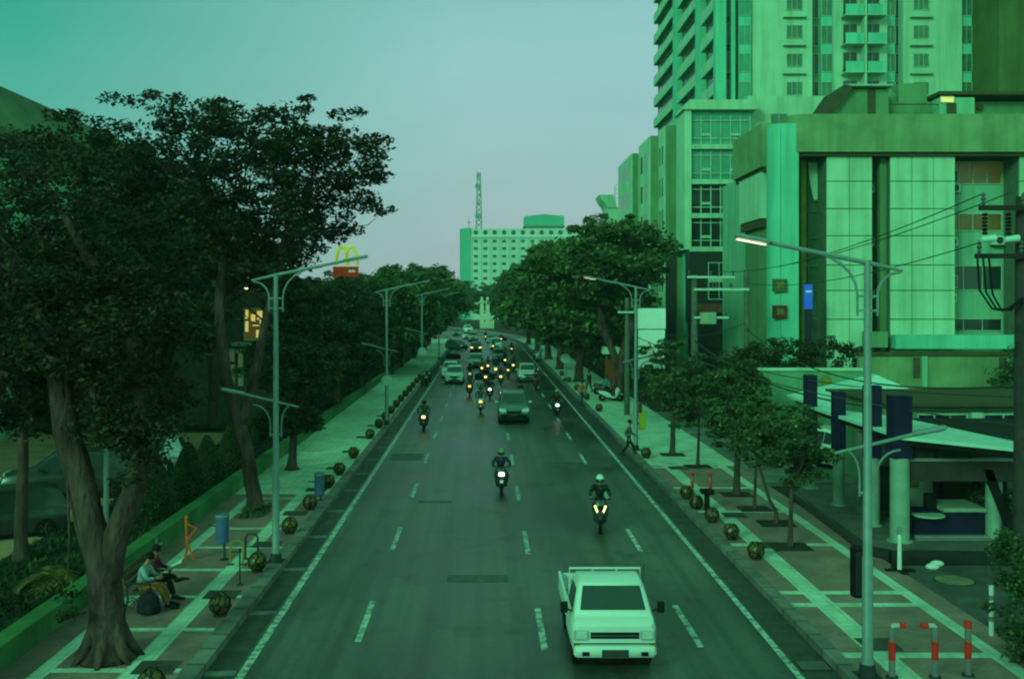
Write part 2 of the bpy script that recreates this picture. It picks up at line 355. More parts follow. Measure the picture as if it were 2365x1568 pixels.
# ------------------------------------------------------------------ street lamps
def make_lamp():
    t = thing('street_lamp', 'x', 'street lamp')
    MB().tube([(0,0,.15),(0,0,.5),(0,0,.52),(0,0,2.4),(0,0,2.42),(0,0,8.0)], [.13,.12,.105,.10,.088,.062], 12).build('pole', steel, t, 'auto')
    MB().box(-.22, .22, -.22, .22, .15, .18).lathe([(.17,.18),(.14,.40)], n=12).build('base_plate', darksteel, t)
    ar = MB().tube([(-.66,0,7.80),(0,0,7.95),(1.85,0,8.33)], [.03,.045,.04], 8); ar.build('top_arm', steel, t, 'auto')
    MB().box(1.83, 2.5, -.11, .11, 8.30, 8.38, .03).build('top_lamp_head', steel, t)
    hd = t.children[-1]
    for q in hd.data.vertices: q.co.z += (q.co.x - 1.83)*.19
    l = MB().quad((1.92,-.085,8.312),(2.47,-.085,8.416),(2.47,.085,8.416),(1.92,.085,8.312)).build('lamp_lens', lensoff, hd)
    for q in l.data.vertices: q.co.z -= .024
    for s in (1, -1):
        L = 1.25 if s > 0 else .62
        pts = [(s*.19,0,6.95),(s*.19,0,7.35)] + [(s*(.19+(L-.19)*(1-math.cos(k*PI/12))), 0, 7.35+(.42 if s<0 else .82)*math.sin(k*PI/12)) for k in range(1, 7)]
        MB().tube(pts, .026, 6).build('arm_brace', steel, t, 'auto')
    [MB().box(-.21,.21,-.03,.03,z,z+.04).build('collar', steel, t) for z in (7.03, 7.3)]
    MB().tube([(.62,0,4.36),(-.9,0,4.72)], [.03,.038], 8).build('lower_arm', steel, t, 'auto')
    hd = MB().box(-1.48,-.86,-.10,.10,4.69,4.77,.03).build('lower_lamp_head', steel, t)
    for q in hd.data.vertices: q.co.z -= (q.co.x + .86)*.20
    l = MB().quad((-1.42,-.07,4.685),(-.92,-.07,4.685),(-.92,.07,4.685),(-1.42,.07,4.685)).build('lamp_lens', lensoff, hd)
    for q in l.data.vertices: q.co.z -= (q.co.x + .86)*.20 + .003
    for s in (1, -1):
        L = .62 if s < 0 else .45
        MB().tube([(s*.15,0,3.55),(s*.15,0,3.9)] + [(s*(.15+(L-.15)*(1-math.cos(k*PI/12))), 0, 3.9+.52*math.sin(k*PI/12)) for k in range(1, 7)], .022, 6).build('arm_brace', steel, t, 'auto')
    MB().box(-.17,.17,-.03,.03,3.6,3.64).build('collar', steel, t)
    return t
lamp0 = make_lamp(); GL = 'double arm street lamps along the kerbs'
for i, (x, y, rz, lab) in enumerate([
    (-5.69, 27.7, 0, 'tall grey double arm street lamp beside the bins on left pavement'),
    (-5.69, 58.9, 0, 'second grey street lamp on left kerb, small round sign on its pole'),
    (-5.69, 92, 0, 'third grey street lamp along left kerb, large round sign on its pole'),
    (-5.69, 126, 0, 'farthest small grey street lamp on the left kerb under trees'),
    (7.22, 19.2, PI, 'nearest big grey street lamp on right kerb with lit head'),
    (7.22, 48.7, PI, 'grey lit street lamp on right kerb beside the white billboard'),
    (7.22, 91.8, PI, 'grey lit street lamp on right kerb with round sign before the big trees'),
    (7.22, 132, PI, 'farthest faint street lamp on the right kerb under trees')]):
    o = lamp0 if i == 0 else copy_tree(lamp0)
    place(o, (x, y, 0), rz, lab, None, GL)
    if rz:
        hd = [c for c in o.children if c.name.startswith('top_lamp_head')][0]
        ln = hd.children[0]; ln.material_slots[0].link = 'OBJECT'; ln.material_slots[0].material = lenson
def round_sign(x, y, z, r, lab):
    t = thing('round_sign', lab, 'road sign', (x, y, z), 'round traffic signs on lamp poles')
    MB().lathe([(r, -.015), (r, .015)], (x, y-.14, z), 20, 'y').build('plate', M('sign_back', (.40, .46, .44), .5, var=.1), t)
    MB().box(x-.12, x+.12, y-.125, y-.07, z-.06, z-.02).box(x-.12, x+.12, y-.125, y-.07, z+.04, z+.08).build('bracket', darksteel, t)
round_sign(-5.66, 58.9, 2.72, .31, 'grey back of a small round sign on second left lamp pole')
round_sign(-5.66, 92, 2.77, .40, 'grey back of a round sign on third left lamp pole')
round_sign(7.24, 91.8, 2.2, .44, 'pale back of the round sign on right lamp pole')
# ------------------------------------------------------------------ ball bollards
ballm = M('gilded_ball', (.13, .075, .022), .42, .35, var=.55, scale=7, kind='ball', p=dict(s=5.2))
def make_ball():
    t = thing('ball_bollard', 'x', 'bollard')
    mb = MB().ball((0, 0, .42), .245, 20, 12); mb.build('ball', ballm, t, True)
    rg = MB()                                   # carved ribs
    for a in range(5):
        for b, (z0, z1) in enumerate(((-.9, -.05), (.05, .9))):
            an = 2*PI*(a + .5*b)/5
            pts = [(.25*math.cos(t_)*math.cos(an + .5*math.sin(t_*2)), .25*math.cos(t_)*math.sin(an + .5*math.sin(t_*2)), .42+.25*math.sin(t_)) for t_ in np.linspace(z0*1.4, z1*1.4, 7)]
            rg.tube(pts, .014, 5)
    rg.build('rib', M('dark_seam', (.015, .01, .008), .7), t)
    MB().lathe([(.15, .15), (.16, .17), (.12, .20)], n=16).build('foot', darksteel, t)
    return t
ball0 = make_ball(); first = True
ORD = ['nearest', 'second', 'third', 'fourth', 'fifth', 'sixth', 'seventh', 'eighth', 'ninth', 'tenth', 'eleventh', 'twelfth', 'thirteenth', 'fourteenth', 'fifteenth', 'sixteenth', 'seventeenth', 'eighteenth', 'nineteenth', 'twentieth']
yl = [18.25, 22.95, 26.7, 31.1, 34.7, 38.8, 41.7, 46.2, 52.8, 57.3, 61, 64.7, 68.6, 72.5, 76.5, 80.5, 84.5, 89, 94]
near = {0: 'gilded ball bollard cut by the bottom edge, on left kerb', 1: 'gilded ball bollard on left kerb in front of the seated couple', 2: 'gilded ball bollard at the foot of the nearest left lamp', 5: 'gilded ball bollard half hidden behind the blue bin on left kerb'}
yr = [(7.45, 28), (7.34, 30.3), (7.30, 32.7), (7.22, 34.8), (7.25, 36.6), (7.32, 46.2), (7.4, 66), (7.4, 74), (7.4, 82), (7.4, 90), (7.4, 98)]
for i, y in enumerate(yl):
    o = ball0 if first else copy_tree(ball0); first = False
    place(o, (-5.97, y, 0), i*1.3, near.get(i, 'dark gilded ball bollard on the left kerb, %s ball counted from the bottom edge' % ORD[i]), .99, 'ball bollards along the kerbs')
for i, (x, y) in enumerate(yr):
    place(copy_tree(ball0), (x, y, 0), i*1.7, 'dark gilded ball bollard on the right kerb, %s ball from the bottom of the photo' % ORD[i], .95, 'ball bollards along the kerbs')
# ------------------------------------------------------------------ bins, posts, racks on the pavements
def make_bin(lab, x, y, s=1, ztop=1.4):
    t = thing('litter_bin', lab, 'litter bin', (x, y, .15), 'blue litter bins on posts')
    z1 = ztop; z0 = ztop-.80
    MB().lathe([(.15*s, z0), (.175*s, z0+.02), (.185*s, z1-.04), (.19*s, z1), (.165*s, z1), (.16*s, z1-.08)], (x, y, 0), 18).build('drum', bluep, t, 'auto')
    MB().lathe([(.192*s, z1-.10), (.196*s, z1-.06), (.192*s, z1-.02)], (x, y, 0), 18).build('rim', steel, t, True)
    MB().tube([(x+.05, y+.05, .15), (x+.03, y+.03, z0+.2)], .028, 8).lathe([(.13, .15), (.13, .17)], (x+.05, y+.05, 0), 12).build('post', darksteel, t)
    MB().tube([(x-.15*s, y, z1-.35), (x-.36*s, y, z1-.30), (x-.40*s, y, z1-.34)], .018, 6).build('hook', darksteel, t)
make_bin('dark blue drum litter bin on a post behind the seated couple', -7.2, 27.9, 1.0, 1.42)
make_bin('bright blue litter bin standing among the ball bollards at left kerb', -5.92, 36.4, 1.0, 1.12)
t = thing('orange_post', 'rusty orange post with triangular bracket next to the low green wall', 'post', (-8.2, 27.9, .15))
MB().tube([(-8.22,27.9,.15),(-8.16,27.9,.55),(-8.2,27.9,1.32)], .035, 8).tube([(-7.98,27.9,.15),(-8.15,27.9,.6)], .03, 8).build('leg', orangep, t)
MB().tube([(-8.2,27.9,1.15),(-7.9,27.9,1.02),(-8.15,27.9,.72)], .028, 8).tube([(-8.2,27.9,1.28),(-8.17,27.9,1.36)], .05, 8).build('bracket', orangep, t)
for i, (x, y, h, m, lab) in enumerate([(-6.42, 28.0, .75, darksteel, 'dark steel hoop rack beside the nearest left lamp'), (-6.68, 27.4, .70, M('faded_yellow', (.3, .2, .05), .6), 'faded yellow hoop rack between the dark rack and the bin')]):
    t = thing('hoop_rack', lab, 'bike rack', (x, y, .15), 'hoop racks by the lamp')
    MB().tube([(x-.17,y,.15),(x-.17,y,h),(x-.10,y,h+.09),(x+.10,y,h+.09),(x+.17,y,h),(x+.17,y,.15)], .03, 8).build('hoop', m, t, 'auto')
    [MB().box(x+q-.08,x+q+.08,y-.08,y+.08,.15,.17).build('foot', darksteel, t) for q in (-.17,.17)]; MB().tube([(x-.17,y,.5),(x+.17,y,.5)], .02, 6).build('crossbar', darksteel, t)
t = thing('thin_post', 'thin dark steel post standing alone before the hoop racks', 'post', (-6.12, 25.4, .15))
MB().tube([(-6.12,25.4,.15),(-6.12,25.4,1.02)], .022, 8).ball((-6.12,25.4,1.04), .04, 8, 5).build('shaft', darksteel, t); MB().lathe([(.09,.15),(.08,.18)], (-6.12,25.4,0), 10).build('foot', darksteel, t)
t = thing('thin_post', 'short blue grey post against the low green wall behind the couple', 'post', (-8.72, 27.2, .15))
MB().tube([(-8.72,27.2,.15),(-8.78,27.2,.92)], .035, 8).tube([(-8.74,27.2,.72),(-8.6,27.2,.80)], .03, 6).build('shaft', M('blue_grey', (.10,.11,.16), .5), t); MB().lathe([(.09,.15),(.08,.18)], (-8.72,27.2,0), 10).build('foot', darksteel, t)
# red and white barrier posts
def barrier(x, y, top, arm, lab, gr, h0=.15):
    t = thing('barrier_post', lab, 'bollard', (x, y, h0), gr)
    r = .06; H = top-h0
    MB().tube([(x,y,h0),(x,y,top)], r, 12).build('shaft', greyp, t, 'auto')
    MB().tube([(x,y,h0+H*.36),(x,y,h0+H*.72)], r+.004, 12).build('red_sleeve', redp, t, 'auto')
    if arm:
        MB().tube([(x,y,top-.01),(x+arm*.03,y,top+.03),(x+arm*.13,y,top+.03)], r*.8, 12).build('arm', M('dull_white', (.40, .38, .38), .5), t, 'auto')
        MB().tube([(x+arm*.13,y,top+.03),(x+arm*.26,y,top+.03)], r*.85, 12).build('end_cap', redp, t, 'auto')
    else:
        MB().tube([(x,y,top),(x,y,top+.13)], r*1.15, 12).build('end_cap', redp, t, 'auto')
    MB().lathe([(.12,h0),(.11,h0+.03)], (x,y,0), 12).build('foot', darksteel, t)
barrier(7.66, 19.15, 1.10, 1, 'red and grey barrier post, its arm pointing right, at bottom right corner', 'red and white barrier posts')
barrier(8.47, 19.15, 1.10, -1, 'red and grey barrier post, its arm pointing left, at bottom right corner', 'red and white barrier posts')
barrier(9.14, 19.25, 1.05, 0, 'straight red and grey barrier post, rightmost of three at bottom right', 'red and white barrier posts')
barrier(7.66, 37.6, .78, 0, 'slim red barrier post on right kerb, left of a pair behind balls', 'red and white barrier posts')
barrier(8.28, 37.4, .80, 0, 'slim red barrier post on right pavement, right of a pair', 'red and white barrier posts')
t = thing('black_post', 'black flat topped post among the ball bollards on right kerb', 'post', (7.55, 34.6, .15))
MB().box(7.47,7.63,34.52,34.68,.15,.72).build('shaft', black, t); MB().box(7.33,7.77,34.4,34.8,.721,.86,.03).build('cap', black, t)
t = thing('white_marker_post', 'thin white banded post at the driveway edge beside the dark bush', 'post', (10.75, 21.6, .13))
MB().tube([(10.75,21.6,.13),(10.75,21.6,1.2)], .05, 10).build('shaft', whitep, t); MB().tube([(10.75,21.6,.9),(10.75,21.6,1.0)], .055, 10).tube([(10.75,21.6,.45),(10.75,21.6,.55)], .055, 10).build('band', greyp, t)
t = thing('sign_stand', 'white upright stand on a dark cross foot before the kiosk', 'stand', (10.92, 26.8, .13))
MB().tube([(10.92,26.8,.16),(10.92,26.8,1.1)], [.06,.05], 10).build('shaft', whitep, t, 'auto'); MB().box(10.55,11.3,26.72,26.88,.13,.19).box(10.84,11.0,26.4,27.2,.13,.185).build('foot', black, t)
MB().box(10.86,10.98,26.78,26.82,1.1,1.3).build('plate', steel, t)
for i, (x, y, lab) in enumerate([(11.9, 27.05, 'small white painted stone beside the kiosk ramp, nearer of two'), (12.15, 27.35, 'small white painted stone by kiosk footing, farther of two')]):
    t = tag(MB().ball((0,0,.06), .15, 10, 6, 1.3, .8, .6).build('kerb_stone', whitep, None, True), lab, 'stone', 'white stones by the kiosk'); t.location = (x, y, .13)
# dark sign box behind the nearest right lamp
t = thing('notice_box', 'dark notice box fixed to the nearest right lamp pole', 'notice box', (7.22, 19.45, 1.5))
MB().box(7.03, 7.37, 19.36, 19.62, 1.58, 2.52, .02).build('case', black, t); MB().box(7.06, 7.34, 19.345, 19.359, 1.64, 2.46).build('panel', M('notice_panel', (.03,.022,.03), .4), t)
MB().box(7.15,7.29,19.62,19.66,1.7,1.75).build('bracket', darksteel, t)
# billboard on right lamp two
t = thing('billboard', 'white rectangular billboard hung beside the second right lamp pole', 'billboard', (8.0, 48.8, 4))
bbm = M('billboard_white', (.62, .66, .64), .5, var=.06)
MB().box(7.30, 8.66, 48.75, 48.83, 5.95, 6.93).build('upper_panel', bbm, t)
lp = MB().box(7.34, 8.62, 48.76, 48.82, 4.05, 5.90).build('lower_panel', bbm, t)
sw = MB()
for k in range(8): 
    a = k/8; b = (k+1)/8
    sw.quad((7.78+.45*a, 48.752, 5.3-.85*a**1.3), (7.86+.45*a, 48.752, 5.3-.85*a**1.3), (7.86+.45*b, 48.752, 5.3-.85*b**1.3), (7.78+.45*b, 48.752, 5.3-.85*b**1.3))
sw.build('red_stroke', redp, lp)
MB().tube([(7.2,48.8,5.2),(8.6,48.8,5.2)], .03, 6).tube([(7.2,48.8,6.5),(7.35,48.8,6.5)], .03, 6).build('bracket', darksteel, t)
t = thing('yellow_box', 'small yellow sign box on the lamp pole behind the walking person', 'sign', (7.4, 48.6, 1.3))
MB().box(7.34, 7.66, 48.45, 48.55, 1.15, 1.95, .02).build('case', M('yellow_sign', (.38, .33, .03), .5), t); MB().box(7.3,7.36,48.5,48.7,1.4,1.5).build('bracket', darksteel, t)
# ------------------------------------------------------------------ people (skinned bodies)
def skin(chains, sub=1):
    """chains: list of lists of (x,y,z,r); points with equal rounded coordinates are shared"""
    idx = {}; vs = []; rs = []; es = []
    for ch in chains:
        prev = None
        for x, y, z, r in ch:
            k = (round(x, 3), round(y, 3), round(z, 3))
            if k not in idx: idx[k] = len(vs); vs.append((x, y, z)); rs.append(r)
            if prev is not None and prev != idx[k]: es.append((prev, idx[k]))
            prev = idx[k]
    me = bpy.data.meshes.new('tmp'); me.from_pydata(vs, es, []); o = bpy.data.objects.new('tmp', me); COL.objects.link(o)
    o.modifiers.new('s', 'SKIN').use_smooth_shade = True
    sv = me.skin_vertices[0].data
    for i, r in enumerate(rs): sv[i].radius = (r, r); sv[i].use_root = (i == 0)
    m2 = o.modifiers.new('u', 'SUBSURF'); m2.levels = sub; m2.render_levels = sub
    dg = bpy.context.evaluated_depsgraph_get(); dg.update()
    out = bpy.data.meshes.new_from_object(o.evaluated_get(dg)); bpy.data.objects.remove(o); bpy.data.meshes.remove(me)
    return out
skinm = M('skin', (.30, .16, .10), .55, var=.08); hairm = M('black_hair', (.012, .009, .008), .5)
def hand(mb, w, d, curl):
    """five fingers rooted in a palm at wrist w, pointing along d and curling along curl"""
    w = Vector(w); d = Vector(d).normalized(); c = Vector(curl).normalized(); s = d.cross(c).normalized()
    palm = [w, w+d*.04, w+d*.085]
    mb.tube(palm, [.026, .038, .036], 8)
    for k, (o, L) in enumerate(((-.030, .062), (-.010, .074), (.010, .070), (.030, .055))):
        p = w + d*.08 + s*o
        mb.tube([p, p+d*L*.5+c*.006, p+d*L*.75+c*.026, p+d*L*.8+c*.046], [.0095, .009, .0085, .007], 6)
    p = w + d*.03 - s*.034
    mb.tube([p, p+d*.03-s*.022+c*.012, p+d*.055-s*.020+c*.03], [.012, .011, .008], 6)
def person(lab, J, top, low, shoe, hair='hair', helm=None, sleeves=1.0, group=None, hand_dir=(0,-1,-.3), curl=(0,0,-1), fat=1.0):
    """J: joints pelvis,chest,neck,head (centre),face (direction), and sh/el/wr/hip/kn/an/toe for L,R"""
    t = thing('person', lab, 'person', (0, 0, 0), group)
    V = lambda k: J[k]
    pe, ch, ne, hd = V('pelvis'), V('chest'), V('neck'), V('head')
    mid = tuple((pe[i]+ch[i])/2 for i in range(3)); fd = Vector(J['face']).normalized()
    up = (Vector(hd)-Vector(ne)).normalized()
    f = lambda p, r: (p[0], p[1], p[2], r)
    chains = [[f(pe, .115), f(mid, .105), f(ch, .12), f(ne, .05), f(tuple(Vector(hd)-up*.06+fd*.01), .07), f(tuple(Vector(hd)+up*.04), .088), f(tuple(Vector(hd)+up*.10), .06)]]
    sc = [[f(pe, .13*fat), f(mid, .122*fat), f(ch, .135*fat), f(tuple((Vector(ch)*.35+Vector(ne)*.65)), .07)]]; tr = [[f(mid, .10), f(pe, .132*fat)]]
    for s in 'LR':
        a, e, w = V('sh'+s), V('el'+s), V('wr'+s); h, k, n, q = V('hip'+s), V('kn'+s), V('an'+s), V('toe'+s)
        chains.append([f(ch, .12), f(a, .055), f(e, .038), f(w, .027)])
        chains.append([f(pe, .115), f(h, .085), f(k, .055), f(n, .037), f(q, .03)])
        ew = tuple(Vector(e).lerp(Vector(w), .93)) if sleeves >= 1 else tuple(Vector(a).lerp(Vector(e), .85))
        sc.append([f(ch, .135*fat), f(a, .072), f(e, .055), f(ew, .042)] if sleeves >= 1 else [f(ch, .135*fat), f(a, .072), f(ew, .06)])
        tr.append([f(pe, .132*fat), f(h, .10), f(k, .073), f(tuple(Vector(k).lerp(Vector(n), .95)), .058)])
    me = skin(chains)
    x = MB(); 
    for s in 'LR':
        w, e = Vector(V('wr'+s)), Vector(V('el'+s)); hand(x, w, (w-e), curl)
    c = Vector(hd); side = up.cross(fd).normalized()
    x.tube([c+fd*.078+up*.015, c+fd*.108-up*.02, c+fd*.085-up*.028], [.010, .017, .008], 6)           # nose
    x.tube([c+fd*.082-up*.058-side*.022, c+fd*.092-up*.058, c+fd*.082-up*.058+side*.022], [.006, .009, .006], 6)   # lips
    for s in (1, -1): x.tube([c+side*s*.082-up*.03, c+side*s*.094, c+side*s*.086+up*.02], [.008, .016, .010], 6)   # ears
    bm = bmesh.new(); bm.from_mesh(me); tm = bpy.data.meshes.new('t'); tm.from_pydata(x.v, [], x.f); bm.from_mesh(tm); bm.to_mesh(me); bm.free(); bpy.data.meshes.remove(tm)
    body = link('body', me, skinm, t, True)
    ey = MB()
    for s in (1, -1): ey.ball(tuple(c+fd*.082+side*s*.032+up*.018), .012, 8, 5)
    ey.build('eye', black, t, True)
    link('shirt', skin(sc), top, t, True); link('trousers', skin(tr), low, t, True)
    sh_ = MB()
    for s in 'LR':
        n, q = Vector(V('an'+s)), Vector(V('toe'+s)); d = (q-n); d.z = 0
        d = d.normalized() if d.length > 1e-3 else fd
        z = min(n.z, q.z)
        sh_.tube([n-d*.07+Vector((0,0,-.02)), n+d*.02+Vector((0,0,-.01)), (n+d*.12) + Vector((0,0,(q.z-n.z)*.7)), q+d*.05], [.042, .05, .045, .03], 8)
    sh_.build('shoe', shoe, t, True)
    if helm:
        hb = MB(); hb.ball(tuple(c+up*.03), .135, 16, 10, 1, 1.08, 1.0); hb.build('helmet', helm, t, True)
        vs = MB(); 
        rings = []
        for k in range(5):
            a = -1.0 + .5*k
            dd = (fd*math.cos(a) + side*math.sin(a)); p = c + dd*.142
            rings.append((p - up*.055 + dd*.0, p + up*.045))
        for (a0, a1), (b0, b1) in zip(rings, rings[1:]): vs.loft([[tuple(a0), tuple(a1), tuple(a1+fd*.006), tuple(a0+fd*.006)], [tuple(b0), tuple(b1), tuple(b1+fd*.006), tuple(b0+fd*.006)]])
        vs.build('visor', black, t)
    else:
        hm = MB()
        hm.ball(tuple(c+up*.055-fd*.022), .107, 14, 9, 1.0, 1.0, .92); hm.build('hair', hairm, t, True)
    return t
def pose(**k): return k
# ------------------------------------------------------------------ vehicles
carwhite = M('car_white', (.62, .64, .63), .28, var=.04); carsilver = M('car_silver', (.40, .45, .45), .28, .3, var=.05)
cardark = M('car_dark', (.03, .034, .036), .25, var=.1); cargrey = M('car_grey', (.20, .24, .25), .3, .2, var=.08)
glass = M('car_glass', (.03, .045, .045), .12, var=.1); plastic = M('black_trim', (.015, .013, .014), .55)
rimm = M('wheel_rim', (.30, .32, .32), .4, .6); plate = M('number_plate', (.05, .05, .05), .5)
hl_off = M('headlamp', (.55, .60, .58), .15); hl_warm = M('headlamp_warm', (.4, .25, .06), .5, emit=((1, .68, .21), 2.6)); hl_white = M('headlamp_white', (1, 1, .9), .3, emit=((.9, 1, .85), 3))
tail = M('tail_lamp', (.35, .03, .02), .3); amber = M('amber_lamp', (.6, .25, .03), .3, emit=((1, .68, .14), 1.5))
def wheel(t, x, y, r, w=.19):
    wl = MB().lathe([(r*.62, -w/2), (r*.95, -w/2), (r, -w/2+.03), (r, w/2-.03), (r*.95, w/2), (r*.62, w/2)], (x, y, r), 20, 'x').build('wheel', black, t, 'auto')
    rm = MB().lathe([(r*.6, -w/2+.02), (r*.61, w/2-.02)], (x, y, r), 14, 'x')
    sx = 1 if x > 0 else -1
    for k in range(5):
        a = 2*PI*k/5; rm.tube([(x+sx*(w/2-.02), y, r), (x+sx*(w/2-.01), y+math.cos(a)*r*.55, r+math.sin(a)*r*.55)], .03, 5)
    rm.build('rim', rimm, wl)
def ring8(hw, y, zb, zt, tum=.92, sh=.13):
    return [(-hw*.9,y,zb),(-hw,y,zb+.16),(-hw,y,zt-sh),(-hw*tum,y,zt),(hw*tum,y,zt),(hw,y,zt-sh),(hw,y,zb+.16),(hw*.9,y,zb)]
def face4(mb, a, b, c, d, t0, t1, inset, off):
    """panel on the face a-b (front edge) / d-c (rear edge)"""
    a, b, c, d = map(Vector, (a, b, c, d)); n = (b-a).cross(d-a).normalized()
    def pt(s, t): return tuple((a.lerp(b, s)).lerp(d.lerp(c, s), t) + n*off)
    mb.quad(pt(inset, t0), pt(1-inset, t0), pt(1-inset, t1), pt(inset, t1)); return n
def make_car(L=4.1, Wd=1.68, H=1.52, hood=.92, cowl=.95, lift=0.0, grille='dark', lowdark=False):
    t = thing('car', 'x', 'car'); hw = Wd/2; y0 = -L/2; y1 = L/2; zb = .22 + lift
    yc = y0+cowl; belt = hood+.04
    prof = [(y0, .62+lift, hw*.84), (y0+.07, .70+lift, hw*.93), (y0+.25, hood-.10, hw*.98), (yc-.1, hood, hw), (yc+.6, belt, hw), (y1-.75, belt, hw), (y1-.12, belt-.02, hw*.97), (y1, .70+lift, hw*.9)]
    MB().loft([ring8(w, y, zb, z) for y, z, w in prof]).build('body', carwhite, t, 'auto')
    def gr(y, z, w, wt): return [(-w, y, belt-.03), (-w*.985, y, belt+.01), (-wt, y, z-.05), (-wt*.93, y, z), (wt*.93, y, z), (wt, y, z-.05), (w*.985, y, belt+.01), (w, y, belt-.03)]
    G = [gr(yc+.02, belt+.03, hw*.93, hw*.90), gr(yc+.80, H-.05, hw*.95, hw*.76), gr(yc+1.25, H, hw*.96, hw*.76), gr(y1-.75, H-.01, hw*.96, hw*.75), gr(y1-.28, H-.07, hw*.94, hw*.74), gr(y1-.06, belt+.05, hw*.92, hw*.86)]
    MB().loft(G).build('roof', carwhite, t, 'auto')
    ws = MB(); face4(ws, G[0][3], G[0][4], G[1][4], G[1][3], .06, .90, .015, .012); ws.build('windscreen', glass, t)
    bk = MB(); face4(bk, G[5][4], G[5][3], G[4][3], G[4][4], .1, .85, .05, .012); bk.build('rear_window', glass, t)
    for s in (0, 1):
        i0, i1 = ((1, 2) if s == 0 else (6, 5))
        sd = MB()
        for k, (t0, t1) in ((1, (.06, .94)), (2, (.0, .96))):
            a, b, c, d = Vector(G[k][i0]), Vector(G[k][i1]), Vector(G[k+1][i1]), Vector(G[k+1][i0]); o = Vector(((-1 if s == 0 else 1)*.012, 0, .002))
            q = lambda u, v: tuple((a.lerp(b, u)).lerp(d.lerp(c, u), v) + o)
            sd.quad(q(.08, t0), q(.9, t0), q(.9, t1), q(.08, t1))
        a, b = Vector(G[0][i0]), Vector(G[0][i1]); o = Vector(((-1 if s == 0 else 1)*.012, 0, .002)); d, c = Vector(G[1][i0]), Vector(G[1][i1])
        sd.add([tuple(a.lerp(d, .35)+o), tuple(d.lerp(c, .08)+o-Vector((0,.03,0))), tuple(d.lerp(c, .85)+o-Vector((0,.05,0)))], [(0, 1, 2)])
        sd.build('side_window', glass, t)
    for x in (-1, 1):
        wheel(t, x*(hw-.09), y0+.72, .31+lift*.5); wheel(t, x*(hw-.09), y1-.72, .31+lift*.5)
        h = MB().loft([[(x*hw*.50, y0+.02, .64+lift), (x*hw*.52, y0+.06, hood-.16), (x*hw*.93, y0+.22, hood-.12), (x*hw*.90, y0+.08, .66+lift)], [(x*hw*.50, y0-.02, .645+lift), (x*hw*.52, y0+.02, hood-.15), (x*hw*.96, y0+.20, hood-.11), (x*hw*.94, y0+.05, .665+lift)]])
        h.build('headlight', hl_off, t)
        m = MB().box(x*(hw+.02), x*(hw+.19), yc+.34, yc+.44, belt+.03, belt+.16, .03).tube([(x*hw*.9, yc+.42, belt+.05), (x*(hw+.05), yc+.40, belt+.08)], .02, 6); m.build('mirror', carwhite, t)
        MB().box(x*hw*.70, x*hw*.90, y1-.03, y1+.01, .72+lift, belt-.06).build('tail_light', tail, t)
    MB().box(-hw*.48, hw*.48, y0-.022, y0+.05, .56+lift, .70+lift, .01).build('grille', plastic, t)
    MB().box(-hw*.86, hw*.86, y0-.05, y0+.12, .24+lift, .54+lift, .05).build('front_bumper', plastic if lowdark else carwhite, t, 'auto')
    MB().box(-hw*.6, hw*.6, y0-.058, y0-.03, .27+lift, .40+lift).build('air_intake', plastic, t)
    MB().box(-.22, .22, y0-.068, y0-.052, .42+lift, .53+lift).build('number_plate', plate, t)
    MB().box(-hw*.9, hw*.9, y0+.35, y1-.1, .12, zb+.05).build('underbody', black, t)
    mb = MB()
    for x in (-.35, .12): mb.tube([(x, yc+.0, belt+.02), (x+.42, yc+.07, belt+.09)], .009, 4)
    mb.build('wiper', black, t)
    return t
CG = 'cars driving towards the camera'
car0 = make_car(); suv0 = make_car(4.6, 1.84, 1.78, 1.08, 1.05, .10, lowdark=True)
recolor(suv0, body=M('suv_body', (.12, .15, .15), .28, .2, var=.06), roof=M('suv_body'), mirror=whitep)
# the SUV has a dark lower front
def C(proto, x, y, lab, rz=0, col=None, lights=None, sc=1, first=False, grp=CG, rim=0):
    o = proto if first else copy_tree(proto)
    place(o, (x, y, 0), rz, lab, sc, grp)
    if col: recolor(o, body=col, roof=col, front_bumper=col, mirror=col)
    if rim: recolor(o, rim=darksteel)
    if lights: recolor(o, headlight=lights)
    return o
C(suv0, 1.72, 62.4, 'dark grey SUV with black lower front and white mirrors, largest car mid road', first=True)
MB().box(-.90, .90, -2.40, -2.12, .26, .84, .06).build('bull_bar', plastic, suv0)
MB().box(-.62, .62, -2.38, -2.2, .86, .95).build('upper_grille', plastic, suv0)
C(car0, 3.92, 94.4, 'white hatchback in the right lane, far ahead of the dark grey SUV', first=True, sc=(1.02, 1, 1.03))
C(car0, -2.72, 92, 'white sedan in the left lane, nearer of two overlapping white cars')
C(car0, -3.30, 98.5, 'white car half hidden behind another white car in left lane')
C(car0, -.98, 114, 'pale silver car in mid road just beyond the motorbike pack', col=carsilver)
C(car0, 1.72, 126, 'grey car with one lit headlamp right of the middle line', col=cargrey)
C(suv0, 1.7, 156, 'white topped van-like car right behind a grey car far away', col=carwhite)
C(car0, -1.3, 149, 'dark car far off in mid road among lit headlights', col=cardark, lights=hl_warm)
C(car0, -4.3, 156, 'dark parked car angled by the far left kerb', rz=R(38), col=cardark)
C(car0, 1.5+sh(182), 182, 'pale car far off right of the middle line under the trees', col=carsilver)
C(suv0, -1.4+sh(190), 190, 'silver car far off at left of the middle line in queue', col=carsilver)
C(car0, -1.9+sh(202), 202, 'white car second last of the far queue in mid road', col=carwhite)
C(car0, -2.2+sh(222), 222, 'grey green car at the end of the queue before the bend', col=cargrey)
C(suv0, 4.3+sh(248), 248, 'white car at the far bend on the left of the road', rz=R(8), col=carwhite)
C(car0, 7.2+sh(262), 262, 'farthest silver car at the bend below the dark trees', rz=R(10), col=carsilver)
C(car0, .12, 13.75, 'white car whose roof only peeks in at the bottom edge')
